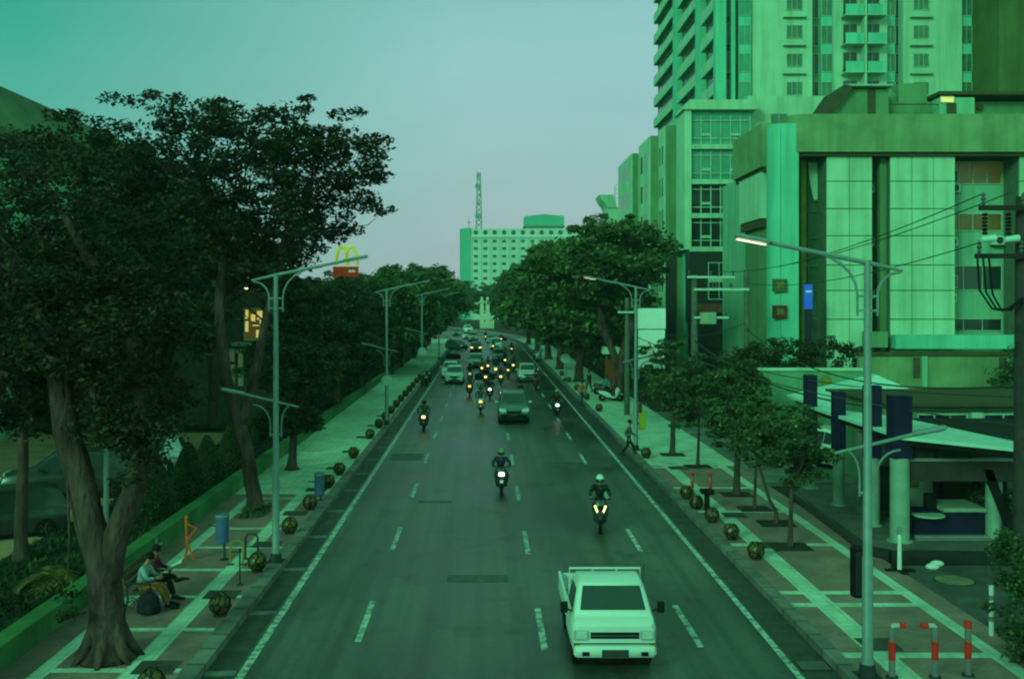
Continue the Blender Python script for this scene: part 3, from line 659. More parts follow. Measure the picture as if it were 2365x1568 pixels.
# parked cars in the dark lot at left
PG = 'cars parked in the dark lot'
C(car0, -15.0, 31.2, 'black parked car in the dark lot, nearest the bottom left', rz=R(-62), col=cardark, grp=PG, rim=1)
C(suv0, -15.4, 37.6, 'dark parked SUV with shiny roof bars in the dark lot', rz=R(-75), col=cardark, grp=PG, rim=1)
C(car0, -13.3-1.6, 43.5, 'silver parked car seen between the two big left trunks', rz=R(-80), col=carsilver, grp=PG)
C(suv0, 15.2, 44.0, 'white parked car between the pillars of the security kiosk', rz=R(30), col=carwhite, grp='cars parked behind the kiosk')
# ------------------------------------------------------------------ nearest vehicle: white pickup truck
t = thing('pickup_truck', 'white small pickup truck with open load bed, nearest vehicle on road', 'pickup truck', (2.52, 19.75, 0))
X, Y = 2.52, 19.75
def rg(hw, y, zb, zt, wt=None, sh=.10):
    wt = wt or hw*.93
    return [(X-hw*.96,Y+y,zb),(X-hw,Y+y,zb+.10),(X-hw,Y+y,zt-sh),(X-wt,Y+y,zt),(X+wt,Y+y,zt),(X+hw,Y+y,zt-sh),(X+hw,Y+y,zb+.10),(X+hw*.96,Y+y,zb)]
MB().loft([rg(.78,0,.42,.92,.70), rg(.81,.08,.40,1.00,.76), rg(.82,.36,.38,1.06,.79), rg(.82,1.55,.38,1.06,.79)]).build('cab', carwhite, t, 'auto')
def gr(y, z, w, wt): return [(X-w,Y+y,1.03),(X-w,Y+y,1.06),(X-wt,Y+y,z-.07),(X-wt*.90,Y+y,z),(X+wt*.90,Y+y,z),(X+wt,Y+y,z-.07),(X+w,Y+y,1.06),(X+w,Y+y,1.03)]
G = [gr(.26,1.10,.79,.775), gr(.62,1.60,.79,.66), gr(.80,1.65,.79,.66), gr(1.30,1.65,.79,.66), gr(1.52,1.60,.79,.67), gr(1.55,1.09,.79,.78)]
MB().loft(G).build('cab_roof', carwhite, t, 'auto')
ws = MB(); face4(ws, G[0][3], G[0][4], G[1][4], G[1][3], .10, .90, .03, .012); w_ = ws.build('windscreen', glass, t)
mb = MB()
for x in (-.55, .05): mb.tube([(X+x,Y+.30,1.13),(X+x+.46,Y+.40,1.25)], .010, 4)
mb.build('wiper', black, w_)
bk = MB(); face4(bk, G[5][4], G[5][3], G[4][3], G[4][4], .15, .85, .12, .012); bk.build('rear_window', glass, t)
for s, (i0, i1) in ((-1, (1, 2)), (1, (6, 5))):
    sd = MB(); o = Vector((s*.012, 0, 0))
    a, b, c, d = Vector(G[1][i0]), Vector(G[1][i1]), Vector(G[4][i1]), Vector(G[4][i0]); q = lambda u, v: tuple(a.lerp(b, u).lerp(d.lerp(c, u), v)+o)
    sd.quad(q(.08, -.12), q(.88, .04), q(.88, .86), q(.08, .86)); sd.build('side_window', glass, t)
    m = MB().box(X+s*.88, X+s*1.03, Y+.34, Y+.40, 1.08, 1.30, .03).tube([(X+s*.80,Y+.42,1.10),(X+s*.92,Y+.38,1.16)], .018, 6); m.build('mirror', plastic, t)
    hl_ = MB().box(X+s*.52, X+s*.765, Y-.03, Y+.03, .67, .83, .03).build('headlight', M('clear_headlamp', (.50, .54, .52), .1), t)
    MB().box(X+s*.495, X+s*.79, Y-.018, Y+.035, .65, .85, .02).build('bezel', carsilver, hl_)
    MB().box(X+s*.50, X+s*.64, Y-.10, Y-.085, .38, .46).build('fog_lamp', plastic, t)
    MB().box(X+s*.68, X+s*.80, Y-.03, Y+.02, .50, .57).build('indicator', amber, t).material_slots[0].material = M('amber_plastic', (.5, .22, .05), .35)
    MB().box(X+s*.8201, X+s*.8225, Y+.5, Y+1.45, .50, 1.0).build('door', carwhite, t)
    MB().box(X+s*.823, X+s*.836, Y+1.22, Y+1.38, .84, .88).build('door_handle', plastic, t.children[-1])
    MB().box(X+s*.80, X+s*.83, Y+1.62, Y+3.55, .66, 1.02).build('bed_side', carwhite, t)
    MB().box(X+s*.79, X+s*.845, Y+1.60, Y+3.57, 1.021, 1.06).build('bed_rail', carwhite, t)
    for yy in (.62, 2.85):
        w0 = MB().lathe([(.17,-.08),(.26,-.08),(.275,-.05),(.275,.05),(.26,.08),(.17,.08)], (X+s*.70, Y+yy, .275), 20, 'x').build('wheel', black, t, 'auto')
        MB().lathe([(.165,-.06),(.165,.065)], (X+s*.70, Y+yy, .275), 14, 'x').build('rim', rimm, w0)
MB().box(X-.79, X+.79, Y+1.62, Y+3.52, .60, .65).build('bed_floor', M('bed_floor', (.22, .24, .24), .6, var=.3), t)
MB().box(X-.79, X+.79, Y+3.52, Y+3.555, .66, 1.02).build('tailgate', carwhite, t); MB().box(X-.79, X+.79, Y+1.58, Y+1.61, .66, 1.06).build('bed_front', carwhite, t)
MB().tube([(X-.74,Y+1.66,1.0),(X-.74,Y+1.66,1.62),(X+.74,Y+1.66,1.62),(X+.74,Y+1.66,1.0)], .025, 6).tube([(X-.25,Y+1.66,1.0),(X-.25,Y+1.66,1.62)], .02, 6).tube([(X+.25,Y+1.66,1.0),(X+.25,Y+1.66,1.62)], .02, 6).build('rear_guard', carwhite, t)
MB().box(X-.80, X+.80, Y-.09, Y+.06, .34, .56, .05).build('front_bumper', carwhite, t, 'auto')
gr_ = MB().box(X-.47, X+.47, Y-.022, Y+.02, .69, .81).build('grille', plastic, t)
MB().box(X-.46, X+.46, Y-.03, Y-.0225, .745, .755).build('grille_bar', greyp, gr_)
MB().box(X-.79, X+.79, Y-.006, Y+.03, .575, .60).build('bumper_gap', plastic, t)
MB().tube([(X-.46,Y+.345,1.13),(X-.46,Y+.30,1.11)], .012, 4).tube([(X+.6,Y+.5,1.55),(X+.62,Y+.35,2.05)], .006, 4).build('aerial', black, t)
MB().box(X-.26, X+.26, Y-.105, Y-.08, .33, .50, .01).build('number_plate', plate, t)
MB().box(X-.70, X+.70, Y+.1, Y+3.4, .20, .42).build('underbody', black, t)
# ------------------------------------------------------------------ motorbikes and riders
bodym = M('scooter_body', (.05, .05, .055), .3, var=.1); jacket = [M('jacket_%s' % n, c, .8, var=.25, scale=8) for n, c in (('black', (.02, .018, .02)), ('navy', (.03, .03, .07)), ('grey', (.10, .10, .10)), ('maroon', (.12, .02, .02)), ('green', (.06, .12, .06)))]
trous = [M('trousers_%s' % n, c, .85, var=.25, scale=8) for n, c in (('black', (.018, .016, .018)), ('brown', (.24, .085, .035)), ('jeans', (.04, .05, .08)))]
helms = [M('helmet_%s' % n, c, .3, var=.1) for n, c in (('white', (.62, .66, .64)), ('black', (.02, .02, .02)), ('green', (.15, .25, .07)), ('red', (.25, .03, .02)))]
shoem = M('dark_shoes', (.02, .016, .016), .6)
def make_bike():
    t = thing('motorbike', 'x', 'motorbike'); r = .28
    for nm, y in (('front_wheel', -.62), ('rear_wheel', .62)):
        wv = MB().lathe([(r*.72, -.045), (r*.93, -.05), (r, -.02), (r, .02), (r*.93, .05), (r*.72, .045)], (0, y, r), 20, 'x').build(nm, black, t, 'auto')
        sp = MB().lathe([(.05, -.05), (.05, .05)], (0, y, r), 10, 'x')
        for k in range(5):
            a = 2*PI*k/5; sp.tube([(0, y, r), (0, y+math.cos(a)*r*.75, r+math.sin(a)*r*.75)], .014, 5)
        sp.build('rim', rimm, wv)
    MB().tube([(-.075,-.62,.28),(-.07,-.47,.70)], .022, 6).tube([(.075,-.62,.28),(.07,-.47,.70)], .022, 6).build('fork', darksteel, t)
    MB().loft([[(-.06,-.86,.50),(.06,-.86,.50),(.06,-.86,.53),(-.06,-.86,.53)], [(-.07,-.62,.59),(.07,-.62,.59),(.07,-.62,.615),(-.07,-.62,.615)], [(-.06,-.38,.48),(.06,-.38,.48),(.06,-.38,.51),(-.06,-.38,.51)]]).build('front_mudguard', bodym, t, 'auto')
    def rr(y, w, zb, zt): return [(-w*.6,y,zb),(-w,y,zb+(zt-zb)*.35),(-w*.85,y,zt-.02),(-w*.3,y,zt),(w*.3,y,zt),(w*.85,y,zt-.02),(w,y,zb+(zt-zb)*.35),(w*.6,y,zb)]
    MB().loft([rr(-.60,.10,.62,.88), rr(-.53,.20,.50,1.0), rr(-.42,.24,.34,1.02), rr(-.33,.20,.30,.86)]).build('front_shield', bodym, t, 'auto')
    MB().loft([rr(-.34,.15,.26,.36), rr(-.05,.15,.24,.38), rr(.08,.14,.28,.60), rr(.35,.16,.34,.74), rr(.80,.11,.56,.78), rr(.92,.05,.66,.76)]).build('rear_body', bodym, t, 'auto')
    MB().loft([rr(.02,.10,.66,.74), rr(.2,.14,.68,.80), rr(.5,.15,.72,.83), rr(.82,.12,.76,.86)]).build('seat', black, t, 'auto')
    MB().tube([(-.34,-.22,1.02),(-.22,-.36,1.05),(0,-.42,1.0),(.22,-.36,1.05),(.34,-.22,1.02)], .018, 6).build('handlebar', darksteel, t)
    for s in (-1, 1):
        MB().tube([(s*.24,-.36,1.05),(s*.30,-.38,1.2)], .009, 5).ball((s*.31,-.37,1.23), .055, 8, 6, 1, .3, .8).build('mirror', darksteel, t)
    h = MB().loft([[(x*.115*k, -.605-o, .80+z*.075*k) for x, z in ((-1,-.6),(-.55,-1),(.55,-1),(1,-.6),(.85,.7),(.4,1),(-.4,1),(-.85,.7))] for k, o in ((1.05, -.08), (1, .0), (.7, .03))]); h.build('headlight', hl_warm, t, 'auto')
    MB().box(-.10,.10,-.66,-.64,.60,.70).build('number_plate', plate, t)
    MB().box(-.07,.07,.90,.935,.66,.73).build('tail_light', tail, t)
    MB().tube([(.14,.2,.22),(.16,.75,.32)], [.03,.045], 8).build('exhaust', darksteel, t)
    MB().box(-.10,.10,-.1,.55,.16,.36,.04).build('engine', darksteel, t)
    return t
def rider_pose():
    return pose(pelvis=(0,.28,.90), chest=(0,.16,1.24), neck=(0,.10,1.42), head=(0,.05,1.56), face=(0,-1,-.12),
        shL=(-.19,.13,1.34), elL=(-.33,-.02,1.14), wrL=(-.30,-.20,1.04), shR=(.19,.13,1.34), elR=(.33,-.02,1.14), wrR=(.30,-.20,1.04),
        hipL=(-.11,.22,.86), knL=(-.21,-.18,.72), anL=(-.17,-.06,.36), toeL=(-.17,-.22,.31), hipR=(.11,.22,.86), knR=(.21,-.18,.72), anR=(.17,-.06,.36), toeR=(.17,-.22,.31))
bike0 = make_bike(); rider0 = person('x', rider_pose(), jacket[0], trous[0], shoem, helm=helms[1], curl=(0,.2,-1), fat=1.1)
BG = 'motorbikes riding towards the camera'; RG = 'riders on the motorbikes'
def ride(x, y, lab, rlab, j=0, tr=0, h=1, lamp=hl_warm, body=None, first=False, rz=0, sc=1.0, passenger=None):
    b = bike0 if first else copy_tree(bike0); r = rider0 if first else copy_tree(rider0)
    place(b, (x, y, 0), rz, lab, sc, BG); q_ = random.Random(int(x*50+y*7)); place(r, (x, y+q_.uniform(-.05, .08), 0), rz+R(q_.uniform(-7, 7)), rlab, (sc*q_.uniform(.94, 1.1), sc*q_.uniform(.96, 1.06), sc*q_.uniform(.95, 1.04)), RG); r.rotation_euler.x = R(q_.uniform(-4, 2))
    recolor(r, shirt=jacket[j], trousers=trous[tr], helmet=helms[h])
    recolor(b, headlight=lamp); body = body or bodym
    recolor(b, front_shield=body, rear_body=body, front_mudguard=body)
    return b, r
redb = M('scooter_red', (.20, .025, .02), .35); whb = M('scooter_white', (.5, .54, .52), .35)
b, r = ride(.62, 38.6, 'scooter with brilliant white headlight alone in mid road', 'rider in navy jacket on the brilliantly lit scooter', 1, 0, 2, hl_white, first=True)
recolor(b, front_mudguard=whb)
b, r = ride(3.66, 32.3, 'black scooter with two slanting yellow lamps, nearest motorbike', 'rider with white helmet and black jacket, nearest motorcyclist', 0, 0, 0, plastic, rz=R(-6))
for s in (-1, 1):
    q = MB().loft([[(s*.05,-.62,.66),(s*.10,-.62,.64),(s*.19,-.56,.86),(s*.14,-.56,.88)], [(s*.05,-.65,.66),(s*.10,-.65,.64),(s*.20,-.585,.87),(s*.14,-.585,.89)]])
    o = bpy.data.objects.new('slanted_lamp', bpy.data.meshes.new('slanted_lamp')); o.data.from_pydata(q.v, [], q.f); o.data.materials.append(M('lamp_yellow', (1, .9, .4), .3, emit=((1, .85, .28), 1.6))); COL.objects.link(o); o.parent = b
D = [(-3.45, 57.6, 'scooter with glaring warm headlight alone near the left line', 'grey clad rider on the lone scooter near the left line', 2, 0, 1, hl_warm, None),
 (4.53, 64.2, 'scooter with white headlight riding by the right line', 'dark rider in a green helmet by the right line', 0, 0, 2, hl_white, None),
 (-.28, 66.4, 'scooter with small amber light just left of the dark grey SUV', 'rider in pale shirt left of the dark grey SUV', 2, 2, 1, amber, whb),
 (.36, 75.8, 'scooter with twin white lamps behind the amber lit scooter', 'bulky dark rider on the scooter with twin white lamps', 0, 0, 1, hl_white, None),
 (-1.18, 78.6, 'dim lit scooter, nearer of two in line left of the pack', 'rider in green jacket, nearer of two in line at left', 4, 0, 0, amber, None),
 (-1.36, 92, 'warm lit scooter behind the dim one, left of the pack', 'dark rider second in line left of the pack', 0, 0, 1, hl_warm, None),
 (.06, 88.4, 'warm lit scooter at the front middle of the pack', 'dark rider at the front middle of the pack', 0, 2, 1, hl_warm, None),
 (1.37, 88.8, 'warm lit scooter, front right of the pack', 'rider with red helmet, front right of the pack', 0, 0, 3, hl_warm, None),
 (-.30, 100.4, 'warm lit scooter, rear left of the pack', 'dark rider at the rear left of the pack', 2, 0, 1, hl_warm, None),
 (.30, 104, 'warm lit scooter at the rear middle of the pack', 'maroon clad rider at the rear middle of the pack', 3, 0, 1, hl_warm, None),
 (1.04, 98.6, 'warm lit white scooter in the centre of the pack', 'rider in black in the centre of the pack', 0, 0, 1, hl_warm, whb),
 (2.2, 97.4, 'dim yellow lit scooter at right of the pack', 'dark rider behind a dim yellow lamp, right of pack', 0, 0, 2, amber, None),
 (2.9, 105, 'warm lit scooter left of the white hatchback', 'dark rider beside the white hatchback', 1, 0, 1, hl_warm, None),
 (4.2, 84.2, 'dark scooter in front of the white hatchback bumper', 'rider in reddish jacket before the white hatchback', 3, 0, 1, plastic, redb),
 (2.72, 78.5, 'dark scooter hidden behind the dark grey SUV roof', 'rider whose head shows above the dark grey SUV', 0, 0, 0, plastic, None),
 (2.25, 114.3, 'warm lit scooter at the near corner of the grey car', 'dark rider at the near corner of the grey car', 0, 0, 1, hl_warm, None),
 (2.5, 129.5, 'warm lit scooter beside the far grey car', 'dark rider beside the far grey car', 0, 0, 1, hl_warm, None),
 (3.7, 142, 'small dim scooter alone in the far right lane', 'dark rider alone in the far right lane', 0, 0, 1, amber, None),
 (1.2, 151, 'warm lit scooter left of the far white topped car', 'dark rider left of the far white topped car', 0, 0, 1, hl_warm, None),
 (2.9, 181, 'warm lit scooter by the far right kerb under trees', 'tiny rider by the far right kerb', 0, 0, 1, hl_warm, None),
 (-3.1, 199, 'bright warm lit scooter left of the far queue', 'tiny rider left of the far queue', 0, 0, 1, hl_warm, None),
 (.1, 192, 'bright warm lit scooter right of the far queue', 'tiny rider right of the far queue', 0, 0, 1, hl_warm, None)]
for x, y, lab, rl, j, tr, h, lm, bd_ in D: ride(x, y, lab, rl, j, tr, h, lm, bd_)
# parked motorbikes
for x, y, rz, lab, bdm in [(9.0, 72.6, R(75), 'pale parked motorbike in the row on the right pavement', whb), (9.5, 75, R(70), 'dark parked motorbike behind the pale one on right pavement', None), (9.2, 78, R(80), 'dark parked motorbike farthest in the row on right pavement', None),
                           (-5.25, 88, R(20), 'dark motorbike parked at the left kerb beside the balls', None), (-5.2, 93, R(15), 'dark motorbike parked at left kerb behind another one', None), (6.4, 128, R(-15), 'dark motorbike parked at far right kerb', None), (6.5, 124, R(-15), 'pale motorbike parked at far right kerb', whb)]:
    o = place(copy_tree(bike0), (x, y, .15 if x > 7 else 0), rz, lab, 1, 'parked motorbikes'); recolor(o, headlight=hl_off)
    bdm = bdm or bodym; recolor(o, front_shield=bdm, rear_body=bdm, front_mudguard=bdm)
# ------------------------------------------------------------------ seated couple on a bench
bx, by = -7.95, 23.95
irn = M('cast_iron', (.035, .028, .028), .5, var=.3); wood = M('bench_wood', (.13, .07, .045), .7, var=.3, stretch=(4, .3, 4))
t = thing('park_bench', 'dark cast iron bench on the left pavement under the seated couple', 'bench', (bx, by, .15))
mb = MB()
for k in range(4): mb.box(bx-.16+k*.13, bx-.05+k*.13, by-.75, by+.75, .555, .585)
mb.build('seat', wood, t); mb = MB()
for k in range(3): 
    z = .72+k*.15; x = bx-.24-k*.045
    mb.loft([[(x-.015,yy,z-.055),(x+.015,yy,z-.055),(x-.01,yy,z+.055),(x-.04,yy,z+.055)] for yy in (by-.75, by+.75)])
mb.build('backrest', wood, t)
for y in (by-.72, by+.72):
    fr = MB().tube([(bx-.28,y,.15),(bx-.20,y,.40),(bx-.22,y,.60),(bx-.36,y,1.10)], .025, 6).tube([(bx+.34,y,.15),(bx+.25,y,.35),(bx+.30,y,.56),(bx-.2,y,.54)], .025, 6).tube([(bx-.26,y,.78),(bx+.1,y,.80),(bx+.30,y,.78),(bx+.32,y,.68),(bx+.26,y,.60)], .022, 6)
    for cx, cz, r0 in ((bx-.12,.34,.15),(bx+.15,.30,.12),(bx-.36,.98,.10),(bx-.34,.26,.10)):
        fr.tube([(cx+r0*(1-k*.05)*math.cos(k*.7), y, cz+r0*(1-k*.05)*math.sin(k*.7)) for k in range(14)], .014, 5)
    fr.build('iron_end', irn, t)
def sit(y, lean, hx=0.0, knee=.40, cross=False, dz=0):
    z = .66
    return pose(pelvis=(bx-.02,y,z), chest=(bx-.02+lean*.5,y,z+.34), neck=(bx+lean*.8,y,z+.50), head=(bx+.05+lean,y,z+.63), face=(1,0,-.35),
        shL=(bx+lean*.55,y+.19,z+.43), elL=(bx+.12+lean*.6,y+.24,z+.20), wrL=(bx+.36,y+.12,z+.20+dz), shR=(bx+lean*.55,y-.19,z+.43), elR=(bx+.12+lean*.6,y-.25,z+.20), wrR=(bx+.36,y-.12,z+.20+dz),
        hipL=(bx+.02,y+.10,z-.02), knL=(bx+.46,y+.13,z-.02), anL=(bx+.60+hx,y+.12,.24), toeL=(bx+.80+hx,y+.12,.185),
        hipR=(bx+.02,y-.10,z-.02), knR=(bx+.46,y-.12,z-.03), anR=(bx+.66+hx,y-.14,.24), toeR=(bx+.86+hx,y-.14,.185))
person('person seated on the bench in light blue shirt and brown trousers, hunched', sit(by-.38, .14), M('light_blue_shirt', (.25, .31, .35), .8, var=.15, scale=6), trous[1], shoem, group='couple seated on the bench', curl=(0,0,-1), fat=1.05)
P2 = sit(by+.34, .06, -.08); P2.update(knL=(bx+.46,by+.44,.66), anL=(bx+.62,by+.30,.60), toeL=(bx+.86,by+.28,.64))
person('person seated farther on the bench in dark red shirt reading white sheet', P2, M('dark_red_shirt', (.16, .02, .025), .8, var=.2, scale=6), trous[0], shoem, group='couple seated on the bench', fat=1.1)
t = thing('paper_sheet', 'open white sheet of paper held by the seated person in red', 'paper', (bx+.5, by+.34, .9))
pm = M('paper', (.62, .72, .70), .6, var=.05)
MB().loft([[(bx+.38,by+.12,.86),(bx+.382,by+.12,.857),(bx+.66,by+.10,1.02),(bx+.658,by+.10,1.023)], [(bx+.42,by+.34,.84),(bx+.422,by+.34,.837),(bx+.70,by+.34,.99),(bx+.698,by+.34,.993)]]).build('left_page', pm, t)
MB().loft([[(bx+.42,by+.342,.84),(bx+.422,by+.342,.837),(bx+.70,by+.342,.99),(bx+.698,by+.342,.993)], [(bx+.38,by+.56,.87),(bx+.382,by+.56,.867),(bx+.66,by+.58,1.03),(bx+.658,by+.58,1.033)]]).build('right_page', pm, t)
t = thing('backpack', 'bulky black backpack on the paving at the feet of the couple', 'bag', (bx+.30, by-.78, .15))
bgm = M('bag_cloth', (.022, .016, .024), .85, var=.3, scale=9)
MB().loft([[(bx+.30+.27*c*math.cos(a), by-.80+.20*c*math.sin(a), z) for a in np.linspace(0, 2*PI, 13)[:-1]] for z, c in ((.152,.85),(.2,1.05),(.36,1.0),(.52,.82),(.60,.5),(.63,.15))]).build('sack', bgm, t, True)
MB().loft([[(bx+.34+.17*c*math.cos(a), by-1.0+.07*c*math.sin(a), z) for a in np.linspace(0, 2*PI, 11)[:-1]] for z, c in ((.17,.8),(.22,1.0),(.36,.9),(.40,.4))]).build('pocket', bgm, t, True)
MB().tube([(bx+.24,by-.8,.60),(bx+.28,by-.8,.70),(bx+.36,by-.8,.70),(bx+.38,by-.8,.60)], .015, 6).build('strap', black, t)
# ------------------------------------------------------------------ people on foot, right pavement
def walk(x, y, z, rz, st=.30, arm=.2):
    c, s = math.cos(rz), math.sin(rz)
    Rt = lambda p: (x+p[0]*c-p[1]*s, y+p[0]*s+p[1]*c, z+p[2])
    J = dict(pelvis=(0,0,.92), chest=(0,-.03,1.27), neck=(0,-.05,1.46), head=(0,-.07,1.60), shL=(-.19,-.03,1.38), elL=(-.25,arm*.6,1.12), wrL=(-.24,arm*.3-.1,.88), shR=(.19,-.03,1.38), elR=(.25,-arm*.3,1.12), wrR=(.24,-arm-.15,.92),
      hipL=(-.09,0,.88), knL=(-.11,-st*.7,.50), anL=(-.10,-st,.09), toeL=(-.11,-st-.17,.035), hipR=(.09,0,.88), knR=(.11,st*.2,.50), anR=(.10,st,.13), toeR=(.11,st-.14,.04))
    P = {k: Rt(v) for k, v in J.items()}; P['face'] = (s*1.0, -c, -.1); return P
PGp = 'people on foot on the right pavement'
person('person in dark striped clothes striding beside the second right lamp', walk(6.72, 47.6, .0, R(70), .36), M('striped_shirt', (.035, .035, .04), .8, kind='brick', p=dict(w=9, h=.09, m=.02, mc=(5, 5.5, 5.5), c2=.9, offset=0, vert=True)), trous[0], shoem, group=PGp)
person('person in navy top and brown trousers standing under the right trees', walk(9.42, 62, .15, R(20), .12), jacket[1], trous[1], shoem, group=PGp)
person('dark clothed person leaning near the far right kerb', walk(8.2, 80, .15, R(-50), .25), jacket[0], trous[0], shoem, group=PGp)
person('person in orange vest at the right kerb beyond the crossing', walk(6.6, 69.5, .15, R(40), .2), M('orange_vest', (.42, .13, .03), .7), trous[2], shoem, group=PGp)
person('person in blue shirt standing by the parked motorbikes', walk(8.85, 74.2, .15, R(10), .1), M('blue_shirt', (.03, .16, .25), .7), trous[0], shoem, group=PGp)
t = thing('vendor_cart', 'brown street vendor cart with pale roof below the right trees', 'cart', (10.5, 85, .15))
MB().box(10.05, 10.95, 84.5, 85.5, .5, 2.5).build('cabinet', M('vendor_wood', (.16, .045, .02), .7, var=.4, stretch=(5, 5, .3)), t)
MB().loft([[(9.8,84.2,2.95),(11.2,84.2,2.95),(11.2,85.8,2.95),(9.8,85.8,2.95)], [(9.85,84.25,3.5),(11.15,84.25,3.5),(11.15,85.75,3.5),(9.85,85.75,3.5)]]).build('roof', bandm, t)
for x in (10.1, 10.9):
    MB().tube([(x,84.55,2.5),(x,84.55,2.95)], .03, 6).build('post', steel, t); MB().lathe([(.3,-.04),(.3,.04)], (x, 84.6, .45), 14, 'x').build('wheel', black, t)
# ------------------------------------------------------------------ buildings
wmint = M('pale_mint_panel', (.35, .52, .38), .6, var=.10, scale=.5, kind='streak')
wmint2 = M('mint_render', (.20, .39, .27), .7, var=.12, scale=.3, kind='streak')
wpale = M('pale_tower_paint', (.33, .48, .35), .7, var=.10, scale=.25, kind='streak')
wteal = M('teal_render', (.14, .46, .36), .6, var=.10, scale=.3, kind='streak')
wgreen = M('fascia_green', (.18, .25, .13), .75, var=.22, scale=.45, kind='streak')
wolive = M('dark_olive', (.085, .105, .04), .8, var=.2, scale=.3, kind='streak')
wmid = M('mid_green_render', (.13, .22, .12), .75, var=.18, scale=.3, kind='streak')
granite = M('black_granite', (.022, .017, .02), .35, var=.3, scale=3)
joint = M('panel_joint', (.10, .13, .09), .8)
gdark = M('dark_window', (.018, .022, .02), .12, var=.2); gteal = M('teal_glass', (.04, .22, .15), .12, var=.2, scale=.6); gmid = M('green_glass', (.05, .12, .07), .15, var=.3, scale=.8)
frame_ = M('window_frame', (.30, .42, .33), .5)
litw = M('lit_window', (.14, .10, .02), .4, emit=((.62, .62, .05), .09), var=.4); litdim = M('dim_lit_window', (.06, .05, .015), .3, emit=((.5, .50, .05), .04), var=.6, scale=1.2)
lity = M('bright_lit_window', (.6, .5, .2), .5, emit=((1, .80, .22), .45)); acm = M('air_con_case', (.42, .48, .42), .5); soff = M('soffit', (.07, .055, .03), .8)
blue = M('blue_sign', (.02, .07, .50), .4, emit=((.01, .06, .5), .35))
def wnd(parent, x0, x1, z0, z1, y, m, fr=.05, bars=0, name='window', fm=None):
    w = MB().quad((x0, y, z0), (x1, y, z0), (x1, y, z1), (x0, y, z1)).build(name, m, parent)
    if fr:
        f = MB().box(x0-fr, x0, y-.06, y+.02, z0-fr, z1+fr).box(x1, x1+fr, y-.06, y+.02, z0-fr, z1+fr).box(x0, x1, y-.06, y+.02, z0-fr, z0).box(x0, x1, y-.06, y+.02, z1, z1+fr)
        for k in range(bars):
            xx = x0+(x1-x0)*(k+1)/(bars+1); f.box(xx-fr*.4, xx+fr*.4, y-.04, y-.005, z0, z1)
        f.build('frame', fm or frame_, w)
    return w
def aircon(parent, x, z, y):
    a = MB().box(x-.42, x+.42, y-.42, y-.02, z-.30, z+.30, .03).build('air_conditioner', acm, parent)
    MB().lathe([(.23, -.02), (.23, .0)], (x+.08, y-.425, z), 16, 'y').build('fan_grille', darksteel, a)
    MB().box(x-.38, x+.38, y-.40, y+.1, z-.345, z-.305).build('shelf', darksteel, a)
# ---- office building (front right)
D0 = 67.0
ox = lambda u: PX(u, D0); oz = lambda v: PZ(v, D0)
t = thing('office_building', 'pale panelled office block with broad green roof band and rounded corner, at right', 'building', (25, 70, 0))
mb = MB()
mb.box(ox(1841), 45, 68.6, 88, 0, 17.2); mb.build('wall', wmint2, t)
# tiled front panels
for nm, a, b in (('front_panel', 1904, 2007), ('front_panel', 2050, 2197), ('front_panel', 2346, 2440)):
    x0, x1 = ox(a), ox(b); back = MB().box(x0, x1, 66.65, 68.595, 0, 17.0).build(nm, joint, t)
    tl = MB(); nx = max(2, round((x1-x0)/1.35)); zs = [0, 2.2, 4.15] + [oz(v) for v in (737, 671, 613, 546, 484, 421)] + [17.0]
    for i in range(nx):
        for z0, z1 in zip(zs, zs[1:]):
            tl.box(x0+(x1-x0)*i/nx+(.02 if i else 0), x0+(x1-x0)*(i+1)/nx-(.02 if i < nx-1 else 0), 66.5, 66.649, z0+.03, z1-.03)
    tl.build('tile', wmint, back)
MB().box(ox(1776)+.55, ox(1836), 66.2, 68.5, 0, oz(290)).loft([[(ox(1776)+.55-.55*math.sin(a), 67.3-1.1*math.cos(a), z) for a in np.linspace(0.05, PI-.05, 9)] for z in (0, oz(290))]).build('corner_pillar', wteal, t, 'auto')
# roof band with rounded left end
x0 = ox(1816); pts = [(46, 66.0)] + [(x0+1.0-1.0*math.sin(a), 67.0-1.0*math.cos(a)) for a in np.linspace(0, PI/2, 8)] + [(x0, 76), (46, 76)]
MB().prism(pts, oz(356), oz(270)).build('roof_band', wgreen, t, 'auto')
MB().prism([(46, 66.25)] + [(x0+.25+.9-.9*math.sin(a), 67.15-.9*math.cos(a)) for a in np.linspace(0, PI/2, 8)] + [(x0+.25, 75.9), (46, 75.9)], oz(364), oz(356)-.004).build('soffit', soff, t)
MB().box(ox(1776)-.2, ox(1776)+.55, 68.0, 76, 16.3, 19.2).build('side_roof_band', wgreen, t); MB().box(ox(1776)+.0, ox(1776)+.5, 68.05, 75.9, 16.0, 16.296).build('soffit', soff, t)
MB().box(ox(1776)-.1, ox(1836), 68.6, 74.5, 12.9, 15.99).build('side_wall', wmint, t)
MB().box(ox(1776)+.3, ox(1836), 68.7, 74.3, 0, 12.3).build('side_wall', wmid, t); MB().box(ox(1776)+.0, ox(1836), 68.65, 74.4, 12.31, 12.895).build('soffit', soff, t)
